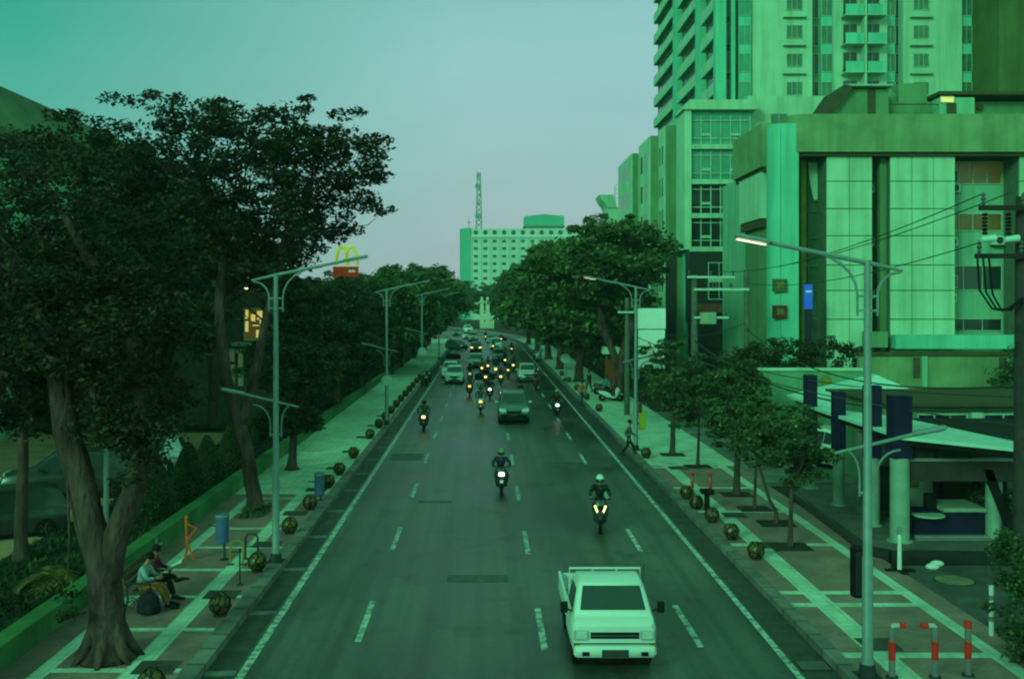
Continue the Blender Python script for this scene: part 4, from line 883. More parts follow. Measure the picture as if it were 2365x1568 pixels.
# atrium strip
MB().quad((ox(1841), 68.55, .2), (ox(1903), 68.55, .2), (ox(1903), 68.55, 16.7), (ox(1841), 68.55, 16.7)).build('window', gmid, t)
at = t.children[-1]; fr = MB()
for v in (421, 484, 546, 613, 671, 737): fr.box(ox(1841), ox(1904)-.01, 68.40, 68.54, oz(v)-.06, oz(v)+.06)
for u in (1862, 1883): fr.box(ox(u)-.04, ox(u)+.04, 68.42, 68.53, .2, 16.7)
fr.build('frame', joint, at)
MB().tube([(ox(1868), 68.2, 0), (ox(1868), 68.2, 16.9)], .22, 12).build('inner_column', M('ochre_column', (.22, .22, .05), .7), t, 'auto')
MB().box(ox(1843), ox(1858), 68.25, 68.3, oz(455), oz(368)).build('blind', wmint, t)
MB().loft([[(ox(1882)+.01*k*k, 68.3, 16.6-k*.42), (ox(1903), 68.3, 16.6-k*.42), (ox(1903), 68.34, 16.6-k*.42), (ox(1882)+.01*k*k, 68.34, 16.6-k*.42)] for k in range(7)]).build('curtain', wmint, t)
# slot with windows and air conditioners
for i, (va, vb, m) in enumerate(((368, 396, gmid), (489, 514, litw), (614, 668, gdark), (737, 764, gdark))):
    wnd(t, ox(2009), ox(2033), oz(vb), oz(va), 68.58, m)
wnd(t, ox(2009), ox(2033), oz(419), oz(400), 68.57, litw); wnd(t, ox(2009), ox(2033), oz(541), oz(516), 68.57, gmid)
for v in (432, 556, 680, 803): aircon(t, ox(2021), oz(v), 68.55)
MB().box(ox(2036), ox(2050)-.01, 67.2, 68.59, 0, 17.0).build('slot_pier', wmid, t)
# right recess with window bands
for va, vb, m, bars in ((368, 418, litdim, 3), (490, 528, litdim, 3), (613, 668, gdark, 2), (738, 764, gdark, 2)):
    wnd(t, ox(2206), ox(2340), oz(vb), oz(va), 68.58, m, bars=bars)
w = wnd(t, ox(2208), ox(2235), oz(414), oz(388), 68.5, M('grey_blind', (.07, .08, .07), .6)); wnd(t, ox(2212), ox(2234), oz(663), oz(636), 68.5, litdim)
for u, v in ((2222, 430), (2216, 556), (2326, 553), (2214, 688)): aircon(t, ox(u), oz(v), 68.5)
MB().box(ox(2046), ox(2332), 65.4, 66.45, oz(803), oz(772)).build('canopy_ledge', wteal, t)
MB().box(ox(1984), ox(2030), 65.5, 66.45, oz(800), oz(765)).build('ledge_box', wmid, t)
# roof structures
def rz_(v): return PZ(v, 74)
def rx(u): return PX(u, 74)
MB().box(rx(2043), 48, 74.5, 84, 16, rz_(232)).build('penthouse', wmid, t); MB().box(rx(2158), 49, 73.2, 85, rz_(224), rz_(216)).build('roof_slab', soff, t)
MB().box(rx(2160), rx(2240), 73.3, 74.49, rz_(270), rz_(230)).build('penthouse_wall', wmint2, t)
wnd(t, rx(2162), rx(2192), rz_(241), rz_(229), 73.28, lity, .04)
MB().box(rx(2176), rx(2198), 73.25, 73.29, rz_(270), rz_(243)).build('door', soff, t)
a = MB().loft([[(rx(1895), y, rz_(275)), (rx(2042), y, rz_(275)), (rx(2042), y, rz_(212)), (rx(1938), y, rz_(210))] for y in (73.2, 77)]).build('stair_house', wmid, t)
MB().loft([[(rx(1890), y, rz_(272)), (rx(1906), y, rz_(272)), (rx(1955), y, rz_(208)), (rx(1936), y, rz_(205))] for y in (72.6, 77.2)]).build('stair_roof', soff, a)
MB().box(rx(1936), rx(2046), 72.6, 77.2, rz_(208), rz_(204)).build('stair_roof', M('pale_slab', (.3, .38, .32), .7), a)
MB().box(rx(1994), rx(2012), 73.14, 73.19, rz_(271), rz_(212)).build('stair_door', soff, a)
MB().lathe([(.9, rz_(272)), (.95, rz_(215)), (.4, rz_(196)), (.2, rz_(194))], (rx(2074), 76, 0), 18).build('water_tank', M('tank_green', (.12, .22, .14), .5), t, 'auto')
MB().box(rx(2088), rx(2155), 75, 79, rz_(270), rz_(186)).build('lift_house', wmid, t); MB().box(rx(2040), rx(2160), 73.4, 73.5, rz_(246), rz_(244)).tube([(rx(2040), 73.45, rz_(270)), (rx(2040), 73.45, rz_(240))], .05, 6).build('railing', soff, t)
MB().lathe([(.22, -.1), (.22, .1)], (rx(2270), 74.4, rz_(247)), 12, 'y').build('vent', soff, t)
for u, va, vb, m, lab, tx in ((1792, 645, 674, wolive, 'olive square signboard high on the teal corner pillar', None), (1792, 705, 735, M('brown_sign', (.13, .035, .015), .6, var=.4, scale=3), 'brown square signboard low on the teal corner pillar', None)):
    s = thing('signboard', lab, 'signboard', (ox(u), 66.0, oz(vb)), 'signboards on the office pillar')
    MB().box(ox(u-17), ox(u+15), 65.95, 66.15, oz(vb), oz(va)).build('board', m, s); MB().box(ox(u-8), ox(u+8), 65.93, 65.949, oz(vb-8), oz(va+8)).build('face', M('sign_face', (.16, .13, .06), .6, var=.5, scale=5), s)
s = thing('blue_sign', 'tall narrow blue lit sign on a dark pole before the office atrium', 'sign', (PX(1866, 64), 64, 0))
MB().box(PX(1857, 64), PX(1875, 64), 63.85, 64.1, PZ(714, 64), PZ(657, 64)).build('sign_case', blue, s); MB().box(PX(1859, 64), PX(1873, 64), 63.83, 63.849, PZ(676, 64), PZ(671, 64)).build('sign_stripe', M('sign_stripe', (.4, .55, .7), .5), s)
MB().box(PX(1859, 64), PX(1873, 64), 63.88, 64.07, .1, PZ(714, 64)-.004).build('pole', M('sign_pole', (.03, .02, .05), .5), s)
# ---- tower with podium
t = thing('tower_block', 'tall pale apartment tower with balconies on a glazed podium, upper right', 'building', (40, 110, 0))
T = 108.0; tx = lambda u: PX(u, T); tz = lambda v: PZ(v, T); TOP = 60
MB().box(25.4, 60, 109.2, 147, 20, TOP).build('core', wmid, t)
fw = MB()
for a, b in ((1739, 1876), (1926, 2049), (2086, 2222)): fw.box(tx(a), tx(b), 108.0, 109.19, 20, TOP)
fw.build('front_wall', wpale, t)
MB().box(tx(2252), 62, 103, 109.1, 0, TOP).build('side_wing', wolive, t)  # side wing coloured darker than the front wall
st = MB()
for a, b in ((1900, 1926), (2049, 2072), (2224, 2250), (1708, 1738)): st.box(tx(a), tx(b)-.01, 108.5, 109.19, 20, TOP)
st.box(tx(1688), tx(1697), 107.8, 109.19, 20, TOP); st.build('window_bay', wteal, t)
for k in range(-2, 6):
    z = 29.9 + 3.0*k
    if z < 26.5 or z > 45: continue
    for a, b in ((1817, 1852), (2110, 2144)):
        wnd(t, tx(a), tx(b), z-.65, z+.65, 107.97, gmid, .06, 2)
        MB().box(tx(a-9), tx(b+9), 107.6, 107.99, z+1.45, z+1.53).build('ledge', wmid, t)
    for a, b in ((1901, 1925), (2050, 2071), (2225, 2249), (1709, 1736)):
        wnd(t, tx(a), tx(b), z-1.1, z+.75, 108.47, gmid if a != 1709 else gteal, .05, 1)
    for a, b in ((1877, 1898), (2074, 2085), (1669, 1687)):
        wnd(t, tx(a), tx(b), z-1.2, z+.95, 109.17 if a != 1669 else 108.4, gdark, .05, 1)
    zs = z+1.5
    bal = MB().box(tx(1941), tx(2036), 106.5, 107.99, zs-.12, zs).build('balcony', wpale, t)
    MB().box(tx(1942), tx(1984), 106.52, 106.56, zs+.004, zs+1.05).box(tx(1993), tx(2035), 106.52, 106.56, zs+.004, zs+1.05).build('railing', wteal, bal)
    MB().box(tx(1986), tx(1991), 106.6, 107.99, zs-3.0+.02, zs-.13).build('divider', wpale, bal)
    for a, b in ((1947, 1978), (1998, 2030)):
        wnd(t, tx(a), tx(b), zs+.05, zs+2.3, 107.98, gdark, .05, 1, 'balcony_door')
# street side of the tower: three bays of balconies
sx = 25.2
for y0, y1 in ((107.6, 115), (117, 129), (131, 147)):
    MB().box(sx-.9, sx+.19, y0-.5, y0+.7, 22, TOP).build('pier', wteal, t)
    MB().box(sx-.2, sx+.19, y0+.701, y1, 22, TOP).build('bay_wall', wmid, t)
    for k in range(11):
        z = 23.5 + 3.0*k
        bal = MB().box(sx-.85, sx-.201, y0+.9, y1-.1, z-.15, z).build('balcony', wteal, t)
        MB().box(sx-.85, sx-.72, y0+.9, y1-.1, z+.002, z+1.15).build('railing', wmint, bal)
        o = MB().quad((sx-.205, y0+1.2, z+.1), (sx-.205, y1-.8, z+.1), (sx-.205, y1-.8, z+2.4), (sx-.205, y0+1.2, z+2.4)).build('balcony_door', gdark, bal)
# podium
P = 100.0; px = lambda u: PX(u, P); pz = lambda v: PZ(v, P)
MB().box(20.2, 26.2, 100.3, 108, 0, 26.0).build('podium', wteal, t)
MB().box(26.21, 60, 101.5, 107.9, 0, 27.8).build('podium_wall', wpale, t)
for a, b in ((1780, 1817), (1862, 1890)): wnd(t, PX(a, 101.5), PX(b, 101.5), PZ(300, 101.5), PZ(264, 101.5), 101.47, gmid, .06, 1)
MB().box(19.55, 20.199, 99.6, 104, 12.4, 26.6).build('corner_pier', wmint, t)
MB().loft([[(19.3, y, 26.05), (26.6, y, 26.05), (26.6, y, 27.0), (20.0, y, 27.0)] for y in (99.3, 104)]).build('cornice', wpale, t)
for z, m in ((22.6, gteal), (19.16, gteal), (15.84, gdark), (12.56, gdark)):  # teal on the upper floors paints the sky reflection into the glass
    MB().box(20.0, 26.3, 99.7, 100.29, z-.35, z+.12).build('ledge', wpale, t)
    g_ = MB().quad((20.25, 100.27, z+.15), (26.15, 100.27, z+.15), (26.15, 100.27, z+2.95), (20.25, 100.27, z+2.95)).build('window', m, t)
    f = MB()
    for k in range(7): xx = 20.3 + 5.8*k/6; f.box(xx-.05, xx+.05, 100.12, 100.26, z+.15, z+2.95)
    for zz in (.75, 2.5): f.box(20.25, 26.15, 100.13, 100.25, z+zz-.045, z+zz+.045)
    for k in (1, 4): f.box(20.35+5.8*k/6, 20.25+5.8*(k+1)/6, 100.10, 100.2, z+1.0, z+1.25)
    f.build('frame', frame_, g_)
MB().box(20.0, 28.3, 99.8, 101.49, 5.2, 12.2).box(26.0, 28.3, 99.8, 101.49, 0, 5.19).build('granite_front', granite, t)
g_ = wnd(t, px(1636), px(1730), pz(690), pz(608), 99.78, gdark, .08, 3)
MB().box(px(1636), px(1730), 99.70, 99.77, pz(652), pz(640)).box(px(1636), px(1730), 99.72, 99.77, pz(668), pz(665)).build('transom', frame_, g_)
MB().box(px(1668), px(1775), 97.5, 99.79, pz(736), pz(704)).build('entrance_canopy', wmint2, t)
MB().box(px(1600), px(1690), 98.2, 99.79, pz(722), pz(702)).build('entrance_canopy', M('brown_canopy', (.13, .05, .03), .7, var=.4), t)
MB().box(20.0, 25.99, 99.9, 100.29, 0, 5.19).build('ground_floor', granite, t)
for x0, x1, y0, y1, zt in ((18.4, 20.19, 104.01, 108, 25.3), (17.5, 20.0, 108.01, 116, 24.9), (16.75, 20.0, 116.01, 128, 24.2)):
    MB().box(x0+.12, x1, y0, y1, 0, zt).build('stepped_wing', wmid, t)
    MB().box(x0, x0+.119, y0+.3, y1-.1, 3.5, zt).build('wing_side', wmint, t)  # street faces coloured paler, as the side that catches the light
    for k in range(2):
        yy = y0+.3 + (y1-y0)*(.22+.36*k)
        for j in range(6):
            z = 5+3.3*j; MB().quad((x0-.006, yy, z), (x0-.006, yy+(y1-y0)*.16, z), (x0-.006, yy+(y1-y0)*.16, z+1.9), (x0-.006, yy, z+1.9)).build('window', gdark, t)
MB().box(18.45, 19.5, 103.8, 104.0, 3.5, 12.2).build('granite_pier', granite, t)
# ---- flared ornament block and scaffold beyond the tower
t = thing('flared_tower', 'small pale tower with flared ribbed top beside the podium, far off', 'building', (18.5, 150, 0))
fx = lambda u: PX(u, 150); fz = lambda v: PZ(v, 150)
MB().box(fx(1402), fx(1436), 150, 156, 0, fz(480)).build('shaft', wmint, t)
fl = [[(fx(1402)-a, 149.8, z), (fx(1424)-a*.45, 149.8, z), (fx(1424)-a*.45, 156, z), (fx(1402)-a, 156, z)] for a, z in ((0, fz(480)), (.25, fz(472)), (.75, fz(462)), (1.1, fz(450)))]
cr = MB().loft(fl).build('flared_crown', wmint, t); rb = MB()
for k in range(5): rb.tube([(fx(1404+k*5), 149.75, fz(480)), (fx(1390+k*7), 149.72, fz(451))], .05, 5)
rb.build('rib', wteal, cr)
sc_ = MB()
for u in (1424, 1438): sc_.tube([(fx(u), 152, fz(480)), (fx(u), 152, fz(424))], .05, 5)
for v in (424, 434, 444, 454): sc_.tube([(fx(1424), 152, fz(v)), (fx(1438), 152, fz(v))], .04, 5)
sc_.build('roof_frame', wteal, t)
# ---- hotel block at the end of the avenue
H = 430.0; hx = lambda u: PX(u, H); hz = lambda v: PZ(v, H)
hw_ = M('hotel_white', (.46, .52, .50), .7, var=.08, scale=.1); hteal = M('hotel_side', (.10, .34, .27), .7, var=.1, scale=.1)
t = thing('hotel_block', 'broad white hotel slab with rows of dark windows closing the avenue', 'building', (hx(1190), H+8, 0))
MB().box(hx(1087), hx(1380), H, H+20, 0, hz(528)).build('front_wall', hw_, t)
MB().loft([[(hx(1061), H+6, z), (hx(1087)-.02, H-.6, z), (hx(1087)-.02, H+20, z), (hx(1061), H+20, z)] for z in (0, hz(526))]).build('stair_tower', hteal, t)
MB().box(hx(1088), hx(1380), H-.6, H-.01, hz(549), hz(545)).build('cornice', hw_, t)
wm_ = M('hotel_window', (.04, .05, .035), .4)
for c in range(13):
    u = 1099 + 21.7*c
    for r, v in enumerate((537, 557, 574, 592, 609, 626, 643, 660)):
        if r == 0: MB().lathe([(1.0, -.1), (1.0, .0)], (hx(u), H-.02, hz(v)), 10, 'y').build('round_window', wm_, t)
        else: MB().box(hx(u-4.5), hx(u+4.5), H-.12, H-.02, hz(v+3.2), hz(v-3.2)).build('window', wm_, t)
for c in range(14): MB().box(hx(1088.5+21.7*c)-.25, hx(1088.5+21.7*c)+.25, H-.4, H-.011, 0, hz(549)-.01).build('pier', hw_, t)
MB().box(hx(1216), hx(1300), H+4, H+14, hz(527), hz(520)).build('penthouse', hw_, t)
MB().loft([[(hx(u), y, hz(v)) for u, v in ((1212, 520), (1304, 520), (1304, 498), (1282, 496), (1258, 493.5), (1234, 496), (1212, 499))] for y in (H+2, H+16)]).build('roof_pavilion', hteal, t)
MB().box(hx(1210), hx(1306), H+1.8, H+16.2, hz(522.5), hz(520)-.01).build('roof_slab', M('hotel_trim', (.12, .2, .15), .7), t)
MB().tube([(hx(1083), H+4, hz(527)), (hx(1083), H+4, hz(497))], .12, 5).tube([(hx(1080), H+4, hz(512)), (hx(1086), H+4, hz(512))], .3, 5).build('antenna', hteal, t)
# ---- lattice mast
t = thing('radio_mast', 'thin lattice radio mast with dishes standing behind the white hotel', 'mast', (PX(1106, 520), 520, 0))
qx = PX(1106, 520); zt = PZ(398, 520); mb = MB(); mm = M('mast_steel', (.14, .26, .22), .6)
def hwid(z): return 2.0*(1-z/zt)+.75
for a, b in ((-1, -1), (1, -1), (1, 1), (-1, 1)): mb.tube([(qx+a*hwid(z), 520+b*hwid(z), z) for z in np.linspace(0, zt, 8)], .22, 4)
zz = np.linspace(20, zt, 22)
for z0, z1 in zip(zz, zz[1:]):
    for b in (-1, 1):
        mb.tube([(qx-hwid(z0), 520+b*hwid(z0), z0), (qx+hwid(z1), 520+b*hwid(z1), z1)], .14, 4); mb.tube([(qx+hwid(z0), 520+b*hwid(z0), z0), (qx-hwid(z1), 520+b*hwid(z1), z1)], .14, 4)
mb.build('lattice', mm, t)
for v, r in ((432, 1.5), (499, 1.5), (470, .9), (452, .8), (408, .9)): MB().lathe([(r, -.3), (r*.9, .3)], (qx+(.5 if v == 452 else -.5), 518.3, PZ(v, 520)), 12, 'y').build('dish', mm, t)
# ---- monument at the bend
t = thing('monument', 'pale twin pillar monument with stepped base at the road bend', 'monument', (PX(1120, 285), 285, 0))
mo = M('pale_stone', (.50, .48, .36), .7, var=.15)
for u in (1113, 1126): MB().loft([[(PX(u, 285)+a*w, 285+b*w, z) for a, b in ((-1,-1),(1,-1),(1,1),(-1,1))] for z, w in ((1.8, .62), (7.0, .5), (7.1, .75), (7.6, .75), (7.7, .4), (8.8, .3))]).build('pillar', mo, t)
MB().box(PX(1108, 285), PX(1133, 285), 284, 286.5, 0, 1.79).box(PX(1133, 285), PX(1141, 285), 284.2, 286.3, 0, 2.3).build('base', mo, t)
# ---- left: long dark building behind the trees
t = thing('long_building', 'long dark green building with pitched eave behind the left trees', 'building', (-30, 60, 0))
lg = M('long_wall_green', (.22, .46, .30), .8, var=.2, scale=.2, kind='streak')
MB().box(-45, -25.2, 28, 99, 0, 15.5).build('wall', lg, t)
MB().loft([[(-46, y, 15.51), (-24.4, y, 15.51), (-24.4, y, 16.1), (-26.2, y, 18.9), (-46, y, 19.2)] for y in (26, 100)]).build('roof', M('roof_olive', (.10, .15, .085), .8, var=.3, scale=.4), t)
for y in range(32, 98, 6):
    for z in (2, 6, 10): MB().box(-25.2, -25.14, y, y+3.4, z, z+1.9).build('window', gdark, t)
# ---- left: shop with lit window
SH = 60.0; qx_ = lambda u: PX(u, SH); qz_ = lambda v: PZ(v, SH)
t = thing('shop_house', 'low shop building with bright yellow lit upper window among left trees', 'building', (-16, 62, 0))
MB().box(-24.5, qx_(618), SH, 78, 0, 8.6).build('wall', M('shop_wall', (.10, .10, .075), .8, var=.25), t)
MB().box(-24.8, qx_(622), SH-.5, 78.3, 8.61, 8.9).build('roof', soff, t)
w = wnd(t, qx_(566), qx_(608), qz_(784), qz_(714), SH-.03, M('window_dark_amber', (.05, .04, .02), .4, emit=((.4, .25, .04), .12)), .07)
pn = MB()
for a, b, c, d_ in ((567, 574, 716, 736), (567, 574, 742, 766), (580, 590, 726, 742), (594, 606, 718, 738), (600, 606, 738, 748), (592, 607, 762, 780), (584, 604, 750, 753)): pn.box(qx_(a), qx_(b), SH-.06, SH-.035, qz_(d_), qz_(c))
pn.build('lit_pane', lity, w)
for i, (va, vb) in enumerate(((812, 834), (842, 856), (862, 884))):
    pn = wnd(t, qx_(506 + i*4), qx_(542), qz_(vb), qz_(va), SH-.03, M('shop_glass_pale', (.16, .22, .13), .3, emit=((.12, .22, .08), .25)), .06, 2)
wnd(t, qx_(551), qx_(561), qz_(890), qz_(806), SH-.03, M('shop_glass_pale', (.16, .22, .13), .3), .05)
MB().box(qx_(545), qx_(610), SH-1.1, SH-.01, qz_(798), qz_(790)).box(qx_(525), qx_(590), SH-1.3, SH-.01, qz_(812), qz_(804)).build('awning', M('pale_awning', (.28, .33, .27), .7), t)
t2 = thing('wall_lamp', 'small bright wall lamp high above the lit shop window', 'lamp', (qx_(574), SH-.3, qz_(664)))
MB().ball((qx_(574), SH-.5, qz_(664)), .13, 10, 6).build('bulb', lity, t2); t2.children[0].material_slots[0].link = 'OBJECT'; t2.children[0].material_slots[0].material = M('bulb', (1, 1, .8), .3, emit=((1, .85, .4), 2))
MB().tube([(qx_(574), SH-.5, qz_(660)), (qx_(574), SH+.02, qz_(656))], .03, 6).build('bracket', darksteel, t2)
# arch shaped yellow sign on a red board, on a pole above the trees
A = 95.0; ax = lambda u: PX(u, A); az = lambda v: PZ(v, A)
t = thing('arch_sign', 'yellow double arch sign over a red board showing above left trees', 'sign', (ax(800), A, 0))
ye = M('yellow_sign_plastic', (.60, .55, .01), .4, emit=((.7, .62, .0), .16))
mb = MB()
for c in (790, 812):
    mb.tube([(ax(c)+.55*math.cos(a)*1.0, A-.1, az(613)+1.75*math.sin(a)) for a in np.linspace(0, PI, 15)], .15, 6)
mb.build('arches', ye, t, 'auto')
MB().box(ax(770), ax(828), A-.25, A+.1, az(640), az(616)).build('board', M('red_sign', (.40, .03, .01), .5, emit=((.5, .05, .0), .10)), t); MB().box(ax(806), ax(821), A-.27, A-.251, az(629), az(624)).build('board_line', bbm, t.children[-1])
MB().tube([(ax(798), A, 0), (ax(798), A, az(640))], .25, 10).build('pole', darksteel, t)
# small street lights glowing on the left
for u, v, d_, lab in ((800, 715, 82, 'small glowing globe lamp on thin post among the left trees'), (655, 770, 66, 'small glowing lamp right of the lit shop window')):
    t = thing('post_lamp', lab, 'lamp', (PX(u, d_), d_, 0), 'small glowing lamps at left')
    MB().tube([(PX(u, d_), d_+.1, 0), (PX(u, d_), d_+.1, PZ(v, d_)+.3), (PX(u, d_), d_-.3, PZ(v, d_)+.35)], .05, 6).build('post', darksteel, t)
    MB().ball((PX(u, d_), d_-.3, PZ(v, d_)), .20, 10, 6, 1.3, 1, .7).build('globe', M('bulb_w', (1, 1, .9), .3, emit=((.95, 1, .7), 5)), t); MB().box(PX(u-9, d_), PX(u+15, d_), d_-.5, d_+.1, PZ(v, d_)+.31, PZ(v, d_)+.40).build('hood', steel, t)
t = thing('grey_pole', 'slim grey pole rising behind the forked trunk at far left', 'pole', (PX(245, 30.5), 30.5, .2))
MB().tube([(PX(245, 30.5), 30.5, .2), (PX(247, 30.5), 30.5, 4.5)], .085, 10).build('shaft', M('pole_grey_blue', (.16, .17, .19), .5), t); MB().lathe([(.16,.2),(.14,.28)], (PX(245, 30.5), 30.5, 0), 10).build('foot', darksteel, t)
# ---- right: boundary walls, pavilion, guard office
t = thing('annex_wall', 'tall weathered green wall in front of the office building', 'wall', (25, 58, 0))
B = 58.0; bx_ = lambda u: PX(u, B); bz_ = lambda v: PZ(v, B)
MB().box(bx_(1985), 36, B, B+.4, 0, bz_(822)).build('wall', wgreen, t); MB().box(bx_(1983), 36, B-.12, B+.5, bz_(821.6), bz_(813)).build('coping', soff, t)
for u in (2134, 2330): MB().box(bx_(u-6), bx_(u+6), B-.14, B-.001, 0, bz_(822)-.01).build('pilaster', wmint2, t)
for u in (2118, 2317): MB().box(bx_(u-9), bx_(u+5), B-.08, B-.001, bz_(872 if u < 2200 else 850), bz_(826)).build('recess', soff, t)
t = thing('low_wall', 'lower pale wall behind the small street trees at right', 'wall', (17, 52, 0))
MB().box(PX(1745, 52), PX(1990, 52), 52, 52.3, 0, PZ(856, 52)).build('wall', M('weathered_green', (.12, .25, .15), .75, var=.25, scale=.6, kind='streak'), t); MB().box(PX(1742, 52), PX(1992, 52), 51.9, 52.4, PZ(855.8, 52), PZ(850, 52)).build('coping', wmint, t)
MB().lathe([(.3, -.02), (.3, 0)], (PX(1908, 52), 51.99, PZ(880, 52)), 14, 'y').build('emblem', M('ochre_disc', (.2, .17, .04), .7), t)
t = thing('pavilion', 'small pavilion with pale hipped roof behind the kiosk columns', 'pavilion', (PX(2035, 47), 47, 0))
e = PZ(936, 45); 
pr = M('pale_roof', (.40, .56, .52), .5, var=.08)
MB().add([(PX(1893, 45), 44.5, e), (PX(2183, 45), 44.5, e), (PX(2183, 45), 50, e), (PX(1893, 45), 50, e), (PX(2032, 46.5), 46.8, PZ(866, 46.8)), (PX(2032, 46.5)+.1, 47.6, PZ(866, 46.8)), (PX(1893, 45), 44.5, e-.12), (PX(2183, 45), 44.5, e-.12), (PX(2183, 45), 50, e-.12), (PX(1893, 45), 50, e-.12)],
     [(0, 1, 4), (1, 2, 5, 4), (2, 3, 5), (3, 0, 4, 5), (0, 6, 7, 1), (1, 7, 8, 2), (2, 8, 9, 3), (3, 9, 6, 0), (6, 9, 8, 7)]).build('roof', pr, t)
MB().box(PX(1910, 45), PX(2170, 45), 45, 49.6, 0, e-.125).build('wall', wmid, t)
t = thing('guard_office', 'low dark office with navy window bands behind the security kiosk', 'building', (19, 39, 0))
G0 = 38.0
MB().box(PX(2040, G0), 26, G0, 43.5, .1, PZ(935, G0)).build('wall', wmid, t); MB().box(PX(2030, G0), 26.5, G0-.6, 44, PZ(935, G0)+.004, PZ(929, G0)).build('roof', soff, t)
wnd(t, PX(2120, G0), PX(2230, G0), PZ(1010, G0), PZ(958, G0), G0-.03, navy, .06, 2); wnd(t, PX(2272, G0), PX(2360, G0), PZ(1015, G0), PZ(958, G0), G0-.03, navy, .06, 1)
MB().box(PX(2238, G0), PX(2264, G0), G0-.25, G0-.001, .1, PZ(950, G0)).build('column', wmint, t)
# ---- gate columns and security kiosk
colm = M('column_mint', (.22, .30, .25), .65, var=.15, kind='streak'); 
for i, (u, d_, r, vt, vm, lab) in enumerate(((2078, 29.3, .27, 913, 1056, 'thick pale column with navy box on top, nearest kiosk counter'), (2015, 31.4, .22, 890, 1056, 'pale column with navy box on top behind the nearest lamp pole'), (1937, 34.5, .19, 905, 1040, 'pale column with navy box, left of the nearest right lamp pole'), (1872, 37.6, .20, 866, 1060, 'farthest pale gate column with dark box behind the small trees'))):
    t = thing('gate_column', lab, 'column', (PX(u, d_), d_, .3), 'gate columns at the kiosk')
    x, y = PX(u, d_), d_; MB().tube([(x, y, .30), (x, y, PZ(vm, d_))], r, 18).build('shaft', colm, t, 'auto')
    MB().box(x-r*1.05, x+r*.95, y-r, y+r, PZ(vm, d_)+.003, PZ(vt, d_)).build('head_box', navy, t)
    MB().lathe([(r*1.35, .30), (r*1.3, .38)], (x, y, 0), 18).build('foot', colm, t)
struct('kiosk_platform', MB().prism([(11.15, 36.6), (10.75, 28.5), (11.15, 27.95), (15.6, 27.7), (18, 38), (12, 38.5)], 0, .34), M('platform_stone', (.13, .11, .105), .7, var=.25, scale=2))
t = thing('platform_edge', 'dark polished edging round the kiosk platform', 'edging', (11, 30, 0))
ed = [(11.15, 36.6), (10.75, 28.5), (11.15, 27.95), (15.6, 27.7)]
for (xa, ya), (xb, yb) in zip(ed, ed[1:]):
    dv = Vector((xb-xa, yb-ya)).normalized(); nv = Vector((dv.y, -dv.x)) * -.07
    a = (xa-dv.x*0+(-dv.y)*.0, ya)
    MB().prism([(xa, ya), (xb, yb), (xb-dv.y*-.12, yb+dv.x*-.12), (xa-dv.y*-.12, ya+dv.x*-.12)], 0.0, .42).build('edge_run', granite, t)
t = thing('security_kiosk', 'open security kiosk with navy counter under a flat white canopy', 'kiosk', (13.5, 31, .3))
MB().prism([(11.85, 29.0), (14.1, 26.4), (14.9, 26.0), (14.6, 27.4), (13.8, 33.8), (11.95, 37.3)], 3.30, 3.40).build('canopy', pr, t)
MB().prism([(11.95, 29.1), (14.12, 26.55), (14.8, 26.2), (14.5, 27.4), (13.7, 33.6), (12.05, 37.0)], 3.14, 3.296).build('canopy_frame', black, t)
MB().quad((12.1, 29.35, 2.74), (15.2, 29.35, 2.74), (15.2, 29.35, 3.13), (12.1, 29.35, 3.13)).build('glazing', gdark, t); gl = t.children[-1]; f = MB()
for x in (12.1, 13.0, 14.0, 15.15): f.box(x-.04, x+.04, 29.3, 29.345, 2.72, 3.13)
f.build('frame', black, gl)
MB().box(12.05, 15.3, 29.25, 29.45, 2.64, 2.72).build('beam', M('beam_pale', (.2, .19, .19), .6), t); MB().box(12.1, 15.2, 29.3, 29.44, 2.06, 2.62).build('fascia', M('kiosk_fascia', (.05, .035, .035), .6), t)
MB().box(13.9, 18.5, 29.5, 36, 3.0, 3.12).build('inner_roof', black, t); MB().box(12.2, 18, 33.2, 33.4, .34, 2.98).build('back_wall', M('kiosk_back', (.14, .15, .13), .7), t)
MB().box(12.56, 14.62, 29.75, 30.5, .40, 1.10).build('counter', navy, t); cn = t.children[-1]
MB().box(13.35, 14.62, 29.60, 31.0, 1.104, 1.22, .02).build('counter_top', M('counter_pale', (.26, .28, .23), .5), cn)
MB().lathe([(.44, 1.0), (.46, 1.03), (.44, 1.06)], (12.9, 29.6, 0), 24).build('round_top', M('counter_pale2', (.30, .36, .28), .5), cn)
MB().box(12.5, 14.7, 29.55, 29.74, .341, .43).box(12.5, 14.75, 29.40, 29.54, .341, .37).build('plinth', M('plinth_pale', (.2, .19, .19), .6), cn)
MB().box(13.05, 13.30, 30.0, 30.3, 1.1, 1.55).build('monitor', black, cn)
for k, (a, b, c_, d_) in enumerate(((12.4, 13.1, .5, 1.9), (13.3, 14.1, 1.2, 2.2), (14.6, 15.6, .35, 1.7), (15.9, 16.8, .35, 2.1))): MB().box(a, b, 32.7 if c_ < 1 else 33.12, 33.19, c_, d_, .02).build('cabinet' if c_ < 1 else 'notice_board', (darksteel, soff, black, navy)[k], t)
for x in (12.9, 14.2): MB().tube([(x, 31.6, .34), (x, 31.6, .8)], .03, 6).box(x-.22, x+.22, 31.4, 31.8, .8, .86, .02).box(x-.2, x+.2, 31.78, 31.83, .9, 1.35, .02).build('stool', black, t)
MB().tube([(14.85, 29.7, .34), (14.85, 29.7, 2.05)], .23, 16).build('column', colm, t, 'auto')
MB().loft([[(14.35, y, 2.4), (14.62, y, 2.4), (15.32, y, .6), (15.08, y, .6)] for y in (29.30, 29.42)]).build('brace', black, t)
